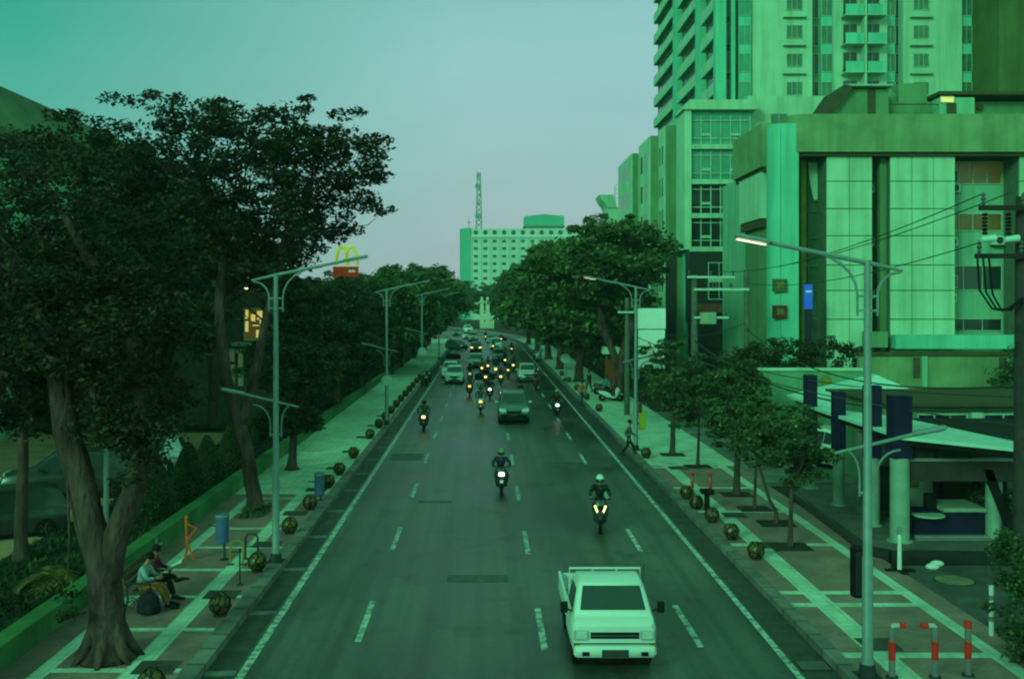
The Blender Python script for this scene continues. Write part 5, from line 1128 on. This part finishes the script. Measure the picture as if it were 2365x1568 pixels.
MB().box(14.2, 14.45, 31.5, 31.7, .34, 2.0).build('door_post', black, t); MB().box(15.3, 15.45, 29.3, 29.5, .34, 3.1).box(12.0, 12.1, 29.3, 29.5, 2.0, 3.1).build('post', black, t)
# ---- utility poles and wires
def upole(x, y, h, r, arms, lab, boxz=None, arm_dx=0, mat=None):
    t = thing('utility_pole', lab, 'utility pole', (x, y, 0), 'utility poles on the right')
    MB().tube([(x, y, 0), (x, y, h)], [r*1.15, r*.8], 12).build('pole', mat or M('pole_concrete', (.10, .105, .09), .8, var=.25), t, 'auto')
    for z, a, b, m in arms:
        ar = MB().box(x+a, x+b, y-r-.10, y-r-.005, z-.06, z+.06).build('crossarm', m, t)
        n = 3
        for k in range(n):
            xx = x+a+.1+(b-a-.2)*k/(n-1)
            MB().lathe([(.03, z+.06), (.06, z+.12), (.03, z+.16), (.07, z+.22), (.03, z+.27), (.06, z+.32), (.02, z+.38)], (xx, y-r-.05, 0), 8).build('insulator', M('insulator', (.09, .08, .08), .4), ar)
    if boxz: MB().box(x+.3, x+1.25, y-.45, y+.2, boxz, boxz+.7, .05).build('transformer', M('transformer_case', (.24, .30, .22), .5), t)
    return t
paleb = M('pale_crossarm', (.42, .5, .44), .5); dkb = M('dark_crossarm', (.03, .02, .025), .6)
upole(PX(1604, 62), 62, 8.9, .22, ((8.75, -.5, 2.4, paleb), (8.0, -.1, 2.2, paleb), (6.3, -.1, 2.0, paleb)), 'grey concrete utility pole with pale crossarms and a small transformer box', 5.9)
upole(PX(1724, 62), 62, 9.2, .20, ((8.0, -2.0, .1, paleb),), 'ochre grey utility pole right of the crossarm pole at right', None)
upole(PX(1448, 64), 64, 7.5, .16, ((6.6, -.6, .5, paleb),), 'thin utility pole behind the white billboard', None)
K = 25.0; kx = PX(2366, K)
big = upole(kx, K, 9.8, .24, ((9.5, -1.25, .9, dkb), (8.33, -1.35, .9, dkb)), 'thick dark utility pole with heavy crossarms at the right edge', None, mat=M('dark_pole', (.05, .035, .035), .8, var=.4))
for i, x in enumerate((-1.12, -.55)):
    mb = MB(); 
    for j in range(6): mb.lathe([(.05, 8.85+j*.09), (.075, 8.88+j*.09), (.05, 8.92+j*.09)], (kx+x, K-.3, 0), 8)
    mb.build('fuse_stack', black, big)
    MB().tube([(kx+x-.12, K-.36, 8.72), (kx+x+.22, K-.36, 8.76)], [.07, .09], 10).build('arrester', M('arrester_pale', (.4, .55, .5), .4), big)
for j in range(3):
    MB().tube([(kx-1.3+j*.14, K-.3, 8.27), (kx-1.25+j*.16, K-.3, 7.5-.05*j), (kx-.95+j*.12, K-.32, 7.05-.03*j), (kx-.5, K-.32, 7.02+.04*j), (kx-.2, K-.3, 7.25+.03*j)], .028, 6).build('cable_loop', black, big)
cab = M('cable', (.05, .045, .04), .7)
def wire(a, b, sag, lab, r=.016):
    pts = [(a[0]+(b[0]-a[0])*s, a[1]+(b[1]-a[1])*s, a[2]+(b[2]-a[2])*s - sag*4*s*(1-s)) for s in np.linspace(0, 1, 17)]
    o = MB().tube(pts, r, 5).build('power_cable', cab, None, True)
    mid = pts[8]; m = Vector(mid)
    for v in o.data.vertices: v.co -= m
    o.location = m; return tag(o, lab, 'cable', 'overhead cables on the right')
x1, x2 = PX(1604, 62), PX(1724, 62)
wire((kx-1.15, K-.3, 9.85), (x1+2.2, 62, 9.1), .5, 'uppermost overhead cable slanting from the dark pole across the office front')
wire((kx-.55, K-.3, 9.85), (x1+1.0, 62, 9.1), .6, 'second overhead cable from the top of the dark pole')
wire((kx-1.1, K-.3, 8.7), (x2, 62, 8.4), .5, 'third overhead cable reaching from the lower dark crossarm')
wire((kx, K-.25, 5.2), (x2, 62, 5.6), 1.2, 'thick sagging cable above the white pavilion roof', .03)
wire((kx, K-.25, 4.6), (x1, 62, 4.9), 1.3, 'thick sagging cable just above the kiosk canopy', .035)
wire((kx, K-.25, 4.9), (PX(1448, 64), 64, 6.2), 1.1, 'thin cable running from the billboard to the dark pole', .018)
wire((7.22, 48.9, 5.6), (kx-.1, K-.25, 4.2), .55, 'pale cable from the billboard lamp over the small trees', .018)
wire((7.22, 48.9, 6.0), (x2, 62, 6.0), .6, 'short cable from the billboard lamp to the ochre pole', .018)
# ---- the footbridge the photograph is taken from (behind and under the camera, unseen; roof and tall rear board added to shade the near road)
t = thing('footbridge', 'unseen footbridge behind the viewpoint, roof and rear board added for shade', 'footbridge', (0, -1.8, 5.3))
MB().box(-13, 13, -3.3, -.3, 5.25, 5.5).build('deck', greyp, t)
MB().box(-13, 13, -.36, -.30, 5.501, 6.55).build('front_parapet', steel, t); MB().box(-13, 13, -3.36, -3.301, 5.501, 10.2).build('rear_shade_board', greyp, t)
MB().box(-13, 13, -3.29, -.35, 9.0, 9.12).build('roof', steel, t)
for x in (-12.8, -6.4, 6.4, 12.8): MB().box(x-.06, x+.06, -.9, -.78, 5.501, 8.99).build('roof_post', steel, t)
for x in (-11.5, 11.5): MB().box(x-.4, x+.4, -2.3, -1.4, 0, 5.249).build('pier', greyp, t)
# ------------------------------------------------------------------ trees
def leaves(centres, rads, per, size, rng, flat=.45, droop=.0):
    """leaf rhombs spread through flattened clumps; returns vertices (4 per leaf)"""
    c = np.repeat(np.asarray(centres, float), per, 0); r = np.repeat(np.asarray(rads, float), per)
    n = len(c); d = rng.normal(size=(n, 3)); d /= np.linalg.norm(d, axis=1)[:, None]
    d *= (rng.uniform(0, 1, n) ** .45)[:, None]; d[:, 2] *= flat
    p = c + d * r[:, None]
    az = rng.uniform(0, 2*PI, n); tilt = rng.normal(-.25-droop, .45, n)
    ax = np.stack([np.cos(az)*np.cos(tilt), np.sin(az)*np.cos(tilt), np.sin(tilt)], 1)
    roll = rng.normal(0, .5, n)
    sd = np.stack([-np.sin(az), np.cos(az), np.zeros(n)], 1); up = np.cross(ax, sd)
    sd = sd*np.cos(roll)[:, None] + up*np.sin(roll)[:, None]
    L = (size*rng.uniform(.6, 1.35, n))[:, None]; w = L*.30
    return np.stack([p - ax*L*.5, p - ax*L*.05 + sd*w, p + ax*L*.5, p - ax*L*.05 - sd*w], 1).reshape(-1, 3)
def clumps(ells, n, cr, rng, low=-.75):
    """clump centres near the outer part of ellipsoids (cx,cy,cz,rx,ry,rz[,weight])"""
    vol = np.array([e[3]*e[4]*e[5]*(e[6] if len(e) > 6 else 1) for e in ells]) ** .75; vol /= vol.sum(); out = []
    for e, k in zip(ells, np.maximum(2, np.round(vol*n)).astype(int)):
        m = 0
        while m < k:
            d = rng.normal(size=3); d /= np.linalg.norm(d)
            if d[2] < low: continue
            d *= rng.uniform(.25, 1) ** .5
            out.append((e[0]+d[0]*e[3], e[1]+d[1]*e[4], e[2]+d[2]*e[5])); m += 1
    return np.array(out), cr*rng.uniform(.6, 1.35, len(out))
def make_tree(name, lab, base, tr, fork, ells, n, cr, per, size, mat, seed, bk=None, trunk_pts=None, group=None, flat=.45, limbs=9, low=-.75, extra=None, cat='tree', roots=False):
    rng = np.random.default_rng(seed); t = thing(name, lab, cat, base, group); bk = bk or bark
    cc, rr = clumps(ells, n, cr, rng, low)
    if extra is not None: cc = np.vstack([cc, np.array([e[:3] for e in extra])]); rr = np.concatenate([rr, np.array([e[3] for e in extra])])
    b = Vector(base); mb = MB()
    mains = trunk_pts or [[(b.x, b.y, b.z), tuple(b+Vector((0, 0, .35))), tuple(b.lerp(Vector(fork), .5)), tuple(fork)]]
    for k, pts in enumerate(mains):
        pts = [Vector(p) for p in pts]; m = []
        for a, c in zip(pts, pts[1:]):
            for s in (0, .33, .66): m.append(a.lerp(c, s) + Vector(rng.normal(0, .02, 3)) * (tr*2 if len(m) else 0))
        m.append(pts[-1]); f0 = tr if k == 0 else tr*.68
        rad = [f0*(1-.42*i/(len(m)-1)) for i in range(len(m))]
        if k == 0 or (m[0]-b).length < .5: rad[0] *= 1.5; rad[1] *= 1.12
        mb.tube([tuple(p) for p in m], rad, 14)
    if roots:
        for k in range(7):
            a = 2*PI*k/7+.3; mb.tube([(b.x+math.cos(a)*tr*.5, b.y+math.sin(a)*tr*.5, b.z+.75), (b.x+math.cos(a)*tr*1.15, b.y+math.sin(a)*tr*1.15, b.z+.22), (b.x+math.cos(a)*tr*1.75, b.y+math.sin(a)*tr*1.75, b.z-.03)], [tr*.34, tr*.26, tr*.10], 7)
    mb.build('trunk', bk, t, True)
    lb = MB(); tips = [Vector(p[-1]) for p in mains]
    order = rng.permutation(len(cc))[:limbs*4]
    for i, j in enumerate(order):
        c = Vector(cc[j]); s = min(tips, key=lambda q: (q-c).length); big = i < limbs
        m = s.lerp(c, .5) + Vector((rng.normal(0, .25), rng.normal(0, .25), rng.uniform(.0, .10)*(c-s).length))
        if not big: s = s.lerp(c, .35) + Vector((0, 0, .08*(c-s).length)); 
        r0 = tr*(.42 if big else .16)
        pts = [s, s.lerp(m, .5)+Vector(rng.normal(0, .08, 3)), m, m.lerp(c, .6)+Vector(rng.normal(0, .1, 3)), c]
        lb.tube([tuple(p) for p in pts], [r0, r0*.75, r0*.5, r0*.3, r0*.12], 6)
    lb.build('limbs', bk, t, True)
    link('crown', npmesh('crown', leaves(cc - np.array(base), rr, per, size, rng, flat), 4), mat, t, None)
    return t
# -- big forked tree at the lower left
make_tree('rain_tree', 'massive forked tree nearest at left with flaring trunk beside the bench', (-7.5, 20.2, .15), .40, None,
    [(-9.3, 20.5, 8.6, 2.6, 2.6, 2.1), (-8.2, 20.5, 6.6, 2.0, 2.2, 1.7), (-7.2, 21, 6.6, 1.3, 1.8, 1.6), (-10.3, 21, 5.7, 1.8, 2, 1.8), (-9.2, 22.5, 4.9, 1.5, 1.8, 1.0), (-7.0, 21.5, 5.0, .9, 1.3, .9), (-7.7, 23.2, 4.7, 1.1, 1.2, .9), (-7.0, 20.2, 4.9, .85, .8, .75, 4), (-6.8, 20.2, 4.2, .5, .6, .5, 3), (-9.6, 20.2, 4.9, 1.0, 1.2, .6), (-8.7, 20.0, 5.6, 1.1, 1.0, .7), (-7.6, 22.6, 8.0, 1.6, 1.8, 1.2), (-11, 22, 8, 2, 2, 2)],
    560, .46, 88, .12, leaf_a, 11, trunk_pts=[[(-7.5, 20.2, .15), (-7.5, 20.2, .6), (-7.52, 20.2, 1.3), (-7.62, 20.2, 2.1), (-8.35, 20.3, 4.6), (-8.6, 20.4, 6.2)], [(-7.55, 20.2, 1.5), (-7.3, 20.2, 2.6), (-6.85, 20.3, 3.9), (-6.9, 20.6, 5.4), (-7.3, 20.8, 6.8)]],
    roots=True, limbs=10, extra=[(-6.75, 20.1, 4.15, .5), (-6.95, 20.0, 3.75, .45), (-7.1, 20.2, 4.5, .6), (-8.1, 19.7, 1.55, .35), (-8.0, 19.6, 1.2, .3)])
# -- tall leaning tree behind it with a wide flat crown
make_tree('rain_tree', 'tall leaning tree with broad flat crown reaching over the road at left', (-7.85, 34.8, .15), .29, None,
    [(-10.2, 35.5, 12.4, 5.6, 4.5, 1.7), (-7.2, 35.5, 11.6, 3.6, 4.0, 2.3), (-9.3, 35.5, 10.0, 4.6, 4, 1.9), (-7.5, 35.5, 9.6, 2.6, 3.2, 1.3), (-8.9, 36, 8.2, 2.3, 2, 1.2), (-14, 36, 11.5, 3.4, 3.5, 2.2), (-13, 35, 8.8, 3.2, 3.2, 2.0), (-5.6, 35.5, 12.4, 1.9, 2.4, 1.1, .7)],
    620, .60, 80, .19, leaf_a, 12, trunk_pts=[[(-7.85, 34.8, .15), (-7.9, 34.8, .6), (-8.15, 34.8, 2.2), (-8.9, 34.9, 4.6), (-9.2, 35.2, 7.2), (-9.0, 35.4, 9.2)], [(-8.4, 34.8, 3.0), (-8.0, 35, 4.2), (-7.6, 35.2, 6.5), (-7.0, 35.4, 9.0)]], limbs=16,
    extra=[(-3.6, 35.4, 12.9, .5), (-4.0, 35.4, 12.8, .55), (-4.4, 35.2, 12.7, .6), (-3.6, 35.5, 11.6, .5), (-4.1, 35.4, 11.6, .6), (-3.5, 35.3, 10.4, .5), (-4.0, 35.3, 10.5, .6), (-4.5, 35.4, 11.2, .7), (-4.4, 35.2, 13.8, .4), (-5.0, 35.3, 13.7, .5), (-6.2, 35.4, 14.3, .35), (-6.2, 35.4, 13.9, .4), (-9.2, 35.4, 13.9, .4), (-9.2, 35.4, 14.2, .3), (-12.2, 35.4, 14.2, .5), (-11.6, 35.4, 14.4, .45), (-13.0, 35.4, 14.3, .5), (-10.7, 35.4, 14.3, .45), (-4.6, 35.3, 9.7, .5)])
TG = 'trees along the left side'
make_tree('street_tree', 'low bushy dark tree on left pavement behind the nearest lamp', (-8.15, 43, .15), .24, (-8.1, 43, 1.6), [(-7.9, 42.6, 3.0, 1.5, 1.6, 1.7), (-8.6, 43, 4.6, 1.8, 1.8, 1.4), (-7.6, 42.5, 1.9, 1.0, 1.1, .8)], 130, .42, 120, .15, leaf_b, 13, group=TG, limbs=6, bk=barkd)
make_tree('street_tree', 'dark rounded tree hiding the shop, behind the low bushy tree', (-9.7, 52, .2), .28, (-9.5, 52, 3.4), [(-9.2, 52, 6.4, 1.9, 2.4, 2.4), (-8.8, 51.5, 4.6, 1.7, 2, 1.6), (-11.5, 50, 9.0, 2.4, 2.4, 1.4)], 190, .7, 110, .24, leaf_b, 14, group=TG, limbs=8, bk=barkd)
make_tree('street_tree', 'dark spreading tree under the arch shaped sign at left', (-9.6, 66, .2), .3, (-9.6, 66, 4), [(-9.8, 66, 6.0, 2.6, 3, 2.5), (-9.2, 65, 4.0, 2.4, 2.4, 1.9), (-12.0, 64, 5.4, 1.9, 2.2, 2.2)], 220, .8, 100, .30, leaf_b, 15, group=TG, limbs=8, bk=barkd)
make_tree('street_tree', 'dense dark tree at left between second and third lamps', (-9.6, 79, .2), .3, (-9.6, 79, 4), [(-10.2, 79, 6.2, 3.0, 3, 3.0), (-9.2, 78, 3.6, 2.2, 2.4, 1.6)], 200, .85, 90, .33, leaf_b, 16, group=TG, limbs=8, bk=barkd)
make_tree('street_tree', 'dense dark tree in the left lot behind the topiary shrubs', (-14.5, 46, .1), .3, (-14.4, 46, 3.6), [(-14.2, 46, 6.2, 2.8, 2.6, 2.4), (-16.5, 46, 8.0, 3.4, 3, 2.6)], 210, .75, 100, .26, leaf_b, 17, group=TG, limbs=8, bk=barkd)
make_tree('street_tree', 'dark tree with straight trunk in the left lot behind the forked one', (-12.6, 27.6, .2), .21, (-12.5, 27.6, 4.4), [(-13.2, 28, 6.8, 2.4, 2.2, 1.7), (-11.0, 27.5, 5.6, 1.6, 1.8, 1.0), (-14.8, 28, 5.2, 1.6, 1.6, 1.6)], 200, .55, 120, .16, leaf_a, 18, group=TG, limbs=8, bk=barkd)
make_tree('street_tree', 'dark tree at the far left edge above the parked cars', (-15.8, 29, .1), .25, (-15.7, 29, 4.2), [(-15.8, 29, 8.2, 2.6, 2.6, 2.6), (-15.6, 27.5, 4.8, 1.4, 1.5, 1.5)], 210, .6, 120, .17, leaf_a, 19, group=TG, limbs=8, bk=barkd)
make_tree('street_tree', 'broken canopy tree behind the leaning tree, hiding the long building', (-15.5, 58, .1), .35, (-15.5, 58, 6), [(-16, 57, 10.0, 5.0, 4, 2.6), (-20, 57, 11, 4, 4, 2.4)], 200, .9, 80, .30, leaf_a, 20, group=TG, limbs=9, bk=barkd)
# -- right pavement small trees
RGp = 'small trees on the right pavement'
rt = [(8.82, 29.4, 8.75, .085, 3.1, 1.35, 1.15, 'nearest small pavement tree with slim trunk in a square pit'), (9.3, 32.5, 9.0, .075, 3.0, 1.25, 1.15, 'second small pavement tree, its slim trunk leaning left'), (9.22, 34.8, 8.7, .07, 3.1, 1.25, 1.2, 'third small pavement tree behind the leaning one'), (9.25, 37.4, 9.2, .15, 3.7, 1.3, 1.25, 'small pavement tree with thicker trunk, fourth from the front'), (9.17, 43.8, 8.7, .085, 3.4, 1.7, 1.75, 'taller loose pavement tree left of the dense group'), (8.7, 47.2, 8.6, .15, 4.0, 1.7, 1.7, 'taller pavement tree nearest to the billboard')]
for i, (x, y, cx, tr_, cz, rx, rz_2, lab) in enumerate(rt):
    lean = (x-.55, y, 2.0) if i == 1 else (x+.05, y, cz-1.1)
    make_tree('pavement_tree', lab, (x, y, .15), tr_, lean, [(cx, y, cz, rx, rx*.95, rz_2), (cx+.5, y-.2, cz-.5, rx*.7, rx*.7, rz_2*.6), (cx-.5, y+.2, cz+.2, rx*.7, rx*.7, rz_2*.7)], 62, .30, 80, .15 if i < 4 else .19, M('leaf_pavement_tree', (.085, .11, .055), .6, var=.35, scale=.9, kind='leaf'), 30+i, bk=barkd, group=RGp, limbs=6, low=-.9)
    o = MB().box(x-.55, x+.55, y-.5, y+.5, .152, .162).build('tree_pit', soil); tag(o, kind='structure')
make_tree('pavement_tree', 'round dense tree in front of the low pale wall at right', (12.0, 47.5, .1), .12, (12, 47.5, 2.2), [(12.0, 47.5, 3.6, 1.15, 1.1, 1.0)], 60, .38, 85, .19, leaf_c, 40, bk=barkd, group=RGp, limbs=5, low=-.9)
# -- big rain trees right
BT = 'big rain trees along the right side'
big1 = make_tree('rain_tree', 'big spreading rain tree right of the road, its limbs bare below', (9.6, 74, .15), .42, None, [(9.4, 74, 11.0, 4.3, 5, 2.2), (6.2, 74, 9.4, 3.2, 4.2, 2.0), (10.9, 76, 9.8, 2.2, 4, 2.0), (8.4, 75, 7.6, 3.4, 3.4, 1.4), (10.6, 76, 6.6, 2.0, 3, 1.8)], 340, .95, 90, .36, leaf_c, 50, group=BT, limbs=10,
    trunk_pts=[[(9.6, 74, .15), (9.7, 74, 1), (10.0, 74, 3.4), (11.2, 74, 7), (11.8, 74.5, 9.4)], [(9.8, 74, 2.4), (8.9, 74, 4.6), (8.2, 74, 7.0), (7.6, 74, 8.6)]], extra=[(11.0, 76, 12.6, .6), (10.6, 76, 13.2, .6), (10.8, 75.5, 13.6, .4), (3.2, 74, 10.2, .5), (2.6, 74, 9.6, .5), (3.4, 74, 11.0, .45), (7.6, 74, 13.2, .5), (6.4, 74, 12.6, .45), (12.8, 75, 10.9, .5), (13.2, 75, 9.6, .5), (8.6, 74, 13.5, .35)])
# far avenue trees share two prototypes
proto = make_tree('rain_tree', 'x', (0, 0, .1), .36, None, [(0, 0, 8.2, 4.8, 4.8, 2.6), (-2.0, 0, 5.8, 3.2, 3.6, 2.2), (2.4, .5, 5.9, 3.2, 3.6, 2.2), (0, -1, 4.4, 3.4, 3.4, 1.8)], 230, 1.1, 75, .46, leaf_c, 51, limbs=9, trunk_pts=[[(0, 0, .1), (0, 0, 1), (.3, 0, 3), (1.2, .2, 6.2)], [(.2, 0, 2.2), (-.6, 0, 4.2), (-1.4, .1, 6.4)]])
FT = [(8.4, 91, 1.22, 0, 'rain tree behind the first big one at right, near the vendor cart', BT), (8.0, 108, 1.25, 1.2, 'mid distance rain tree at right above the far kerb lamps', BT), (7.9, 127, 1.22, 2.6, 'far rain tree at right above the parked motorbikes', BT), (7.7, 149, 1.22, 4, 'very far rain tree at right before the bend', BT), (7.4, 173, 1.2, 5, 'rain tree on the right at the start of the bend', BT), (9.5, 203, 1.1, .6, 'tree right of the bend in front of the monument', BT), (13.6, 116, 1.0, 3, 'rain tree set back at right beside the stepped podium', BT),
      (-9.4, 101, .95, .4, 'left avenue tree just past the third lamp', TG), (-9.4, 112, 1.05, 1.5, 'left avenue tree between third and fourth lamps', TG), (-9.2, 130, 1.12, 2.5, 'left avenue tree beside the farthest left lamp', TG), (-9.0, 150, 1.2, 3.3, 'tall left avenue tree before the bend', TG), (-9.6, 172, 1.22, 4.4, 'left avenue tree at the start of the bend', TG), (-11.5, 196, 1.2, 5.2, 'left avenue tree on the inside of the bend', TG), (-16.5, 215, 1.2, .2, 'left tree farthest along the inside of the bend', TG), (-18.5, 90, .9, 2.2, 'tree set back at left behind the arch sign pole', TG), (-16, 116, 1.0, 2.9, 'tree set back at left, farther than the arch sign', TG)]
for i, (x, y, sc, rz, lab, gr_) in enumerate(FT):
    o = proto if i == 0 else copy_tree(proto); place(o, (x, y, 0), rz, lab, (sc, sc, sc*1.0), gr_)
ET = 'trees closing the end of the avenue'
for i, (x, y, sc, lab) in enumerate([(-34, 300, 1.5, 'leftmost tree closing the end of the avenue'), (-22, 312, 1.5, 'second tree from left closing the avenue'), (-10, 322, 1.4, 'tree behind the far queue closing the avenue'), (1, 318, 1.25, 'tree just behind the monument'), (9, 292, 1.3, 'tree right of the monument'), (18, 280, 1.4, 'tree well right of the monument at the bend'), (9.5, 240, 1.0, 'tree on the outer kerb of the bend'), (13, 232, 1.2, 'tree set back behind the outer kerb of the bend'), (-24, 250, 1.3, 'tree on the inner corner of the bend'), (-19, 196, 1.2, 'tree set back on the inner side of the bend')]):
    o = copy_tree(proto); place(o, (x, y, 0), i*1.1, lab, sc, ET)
# -- topiary, palm, hedges
for i, (x, y, r, h, lab) in enumerate([(-10.75, 33, .66, 2.0, 'nearest clipped cone shrub behind the low green wall'), (-10.55, 36.2, .62, 1.95, 'second clipped cone shrub behind the low green wall'), (-10.7, 39.2, .58, 1.8, 'third clipped cone shrub along the green wall'), (-10.5, 42, .58, 1.9, 'fourth clipped cone shrub along the green wall'), (-10.6, 45.5, .58, 1.8, 'farthest clipped cone shrub along the green wall')]):
    rng = np.random.default_rng(70+i); t = thing('topiary_shrub', lab, 'shrub', (x, y, .2), 'clipped cone shrubs in the garden')
    n = 5200; zz = rng.uniform(0, 1, n); prof = r*np.minimum(1, (1-zz)**.62*1.15)*np.minimum(1, .8+zz*1.2); a = rng.uniform(0, 2*PI, n)
    c = np.stack([np.cos(a)*prof, np.sin(a)*prof, zz*h+.08], 1)
    link('foliage', npmesh('foliage', leaves(c, np.full(n, .06), 1, .075, rng, 1), 4), leaf_d, t, None)
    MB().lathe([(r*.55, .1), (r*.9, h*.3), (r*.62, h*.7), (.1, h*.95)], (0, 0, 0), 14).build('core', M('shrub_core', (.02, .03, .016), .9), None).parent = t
    MB().tube([(0, 0, 0), (0, 0, .3)], .06, 8).build('stem', barkd, None).parent = t
def frond_plant(x, y, z, n, L, mat, lab, nm='palm_plant', seed=1, cat='plant', stem=.3, group=None):
    rng = np.random.default_rng(seed); t = thing(nm, lab, cat, (x, y, z), group)
    MB().tube([(x, y, z), (x, y, z+stem)], [.12, .08], 10).build('stem', barkd, t, True)
    for k in range(n):
        a = 2*PI*k/n + rng.uniform(-.2, .2); el = rng.uniform(.15, 1.2); l = L*rng.uniform(.75, 1.1); fr = MB(); pts = []
        for s in np.linspace(0, 1, 9):
            q = el - 1.3*s; 
            pts.append((x+math.cos(a)*l*s*math.cos(el*.7), y+math.sin(a)*l*s*math.cos(el*.7), z+stem+l*(math.sin(el)*s-.75*s*s)))
        fr.tube(pts, [.016-.0015*i for i in range(9)], 4)
        for i in range(1, 9):
            p = Vector(pts[i]); d = (Vector(pts[i])-Vector(pts[i-1])).normalized(); sdv = d.cross(Vector((0, 0, 1))).normalized()
            for s in (1, -1):
                for q in (0, .5):
                    b0 = p - d*q*.1*L; e_ = b0 + sdv*s*.30*L*(1-.5*i/9) + d*.16*L - Vector((0, 0, .06*L))
                    fr.quad(tuple(b0-d*.018), tuple(b0.lerp(e_, .5)-d*.02), tuple(e_), tuple(b0.lerp(e_, .5)+d*.03))
        fr.build('frond', mat, t)
    return t
frond_plant(-10.6, 24.9, .2, 13, 1.05, leaf_p, 'yellowish palm fronds in the dark garden left of the forked trunk', seed=3)
frond_plant(-11.6, 22.4, .2, 11, .95, leaf_d, 'dark green palm plant in the lower left garden corner', seed=4)
frond_plant(15.6, 29.2, .34, 10, .7, leaf_d, 'dark frond plant at the right end of the kiosk', seed=5)
frond_plant(-7.75, 33.6, .15, 10, .55, leaf_d, 'spiky dark plant at the foot of the leaning tree, left one', seed=6, group='spiky plants at the leaning tree', stem=.15)
frond_plant(-7.35, 34.3, .15, 10, .45, leaf_d, 'spiky dark plant at the foot of the leaning tree, right one', seed=7, group='spiky plants at the leaning tree', stem=.15)
def bush(lab, ells, base, n, cr, per, size, mat, seed, nm='bush'):
    rng = np.random.default_rng(seed); t = thing(nm, lab, 'bush', base); cc, rr = clumps(ells, n, cr, rng, -1)
    link('foliage', npmesh('foliage', leaves(cc-np.array(base), rr, per, size, rng, .8), 4), mat, t, None)
    mb = MB()
    for k in range(6):
        c = cc[k]; mb.tube([base, (base[0]*.6+c[0]*.4, base[1]*.6+c[1]*.4, base[2]*.3+c[2]*.7), tuple(c)], [.04, .025, .008], 5)
    mb.build('stem', barkd, t, True); return t
bush('dark leafy bush crowding the bottom right corner', [(10.85, 20.2, 1.0, .8, 1.0, .95), (10.95, 20.6, 2.0, .6, .8, .65), (11.4, 19.6, 1.2, .9, 1, 1.2)], (11.2, 20.2, .13), 130, .26, 70, .11, leaf_d, 81)
bush('leafy shrub at the foot of the dark utility pole', [(15.4, 30.5, 1.0, .9, .9, .8), (15.0, 27.2, .5, .8, .5, .4)], (15.3, 30, .34), 60, .28, 60, .13, leaf_d, 82)
bush('long planter shrubs on top of the wall before the office', [(17.5, 60.5, 3.9, 3.2, .8, 1.2), (20.5, 60.5, 3.9, 2.4, .7, 1.2), (16, 61, 3.2, 2, 1, 1.6)], (18.5, 60.5, .1), 190, .4, 55, .22, M('leaf_rusty', (.075, .07, .035), .6, var=.5, scale=.8, kind='leaf'), 83)
bush('big dark shrub below the granite front between the utility poles', [(14.6, 64, 2.2, 2.4, 1.6, 1.6), (17.4, 66, 2.2, 2, 1.6, 1.8), (12.0, 62, 2.4, 1.4, 1.6, 1.6)], (14.8, 64, .1), 150, .6, 60, .28, leaf_b, 84)
bush('shrub hanging at the right edge over the annex wall', [(29.5, 56, 3.0, 1.6, 1.2, 1.8)], (29.6, 56, .1), 60, .5, 60, .22, leaf_d, 85)
bush('hedge in the garden under the far left trees', [(-11, 56, .9, 1.4, 5, .8), (-11, 68, 1.1, 1.4, 6, 1.0), (-10.8, 82, 1.2, 1.3, 7, 1.1)], (-11, 66, .2), 170, .5, 45, .22, leaf_b, 86, 'hedge')
for lab, x, y0, y1, hh, sd in (('tall dark hedge under the left avenue trees beyond the second lamp', -11.3, 92, 122, 1.9, 90), ('dark hedge farther along the left avenue before the bend', -11.6, 122, 176, 2.0, 91), ('dark hedge behind the right pavement under the rain trees', 13.2, 92, 140, 2.0, 92), ('dark hedge on the right before the bend', 12.6, 140, 190, 2.0, 93)):
    bush(lab, [(x+sh(y), y, hh, 1.6, 6, hh) for y in np.arange(y0+5, y1, 10)], (x, (y0+y1)/2, .1), 190, .75, 45, .42, leaf_c, sd, 'hedge')
# -- haze: one box of thin green evening air round the street
hz_ = MB().box(-160, 160, -45, 620, -1.2, 150).build('haze', M('haze_dummy'), None)
hm_ = bpy.data.materials.new('evening_haze'); hm_.use_nodes = True; ht = hm_.node_tree; ht.nodes.clear()
pv = N(ht, 'ShaderNodeVolumePrincipled'); pv.inputs['Color'].default_value = (.60, .95, .80, 1); pv.inputs['Density'].default_value = .00035; pv.inputs['Anisotropy'].default_value = .2
hout = N(ht, 'ShaderNodeOutputMaterial'); ht.links.new(pv.outputs[0], hout.inputs['Volume'])
hz_.data.materials.clear(); hz_.data.materials.append(hm_); tag(hz_, 'thin greenish evening haze filling the whole street', 'haze', kind='stuff')
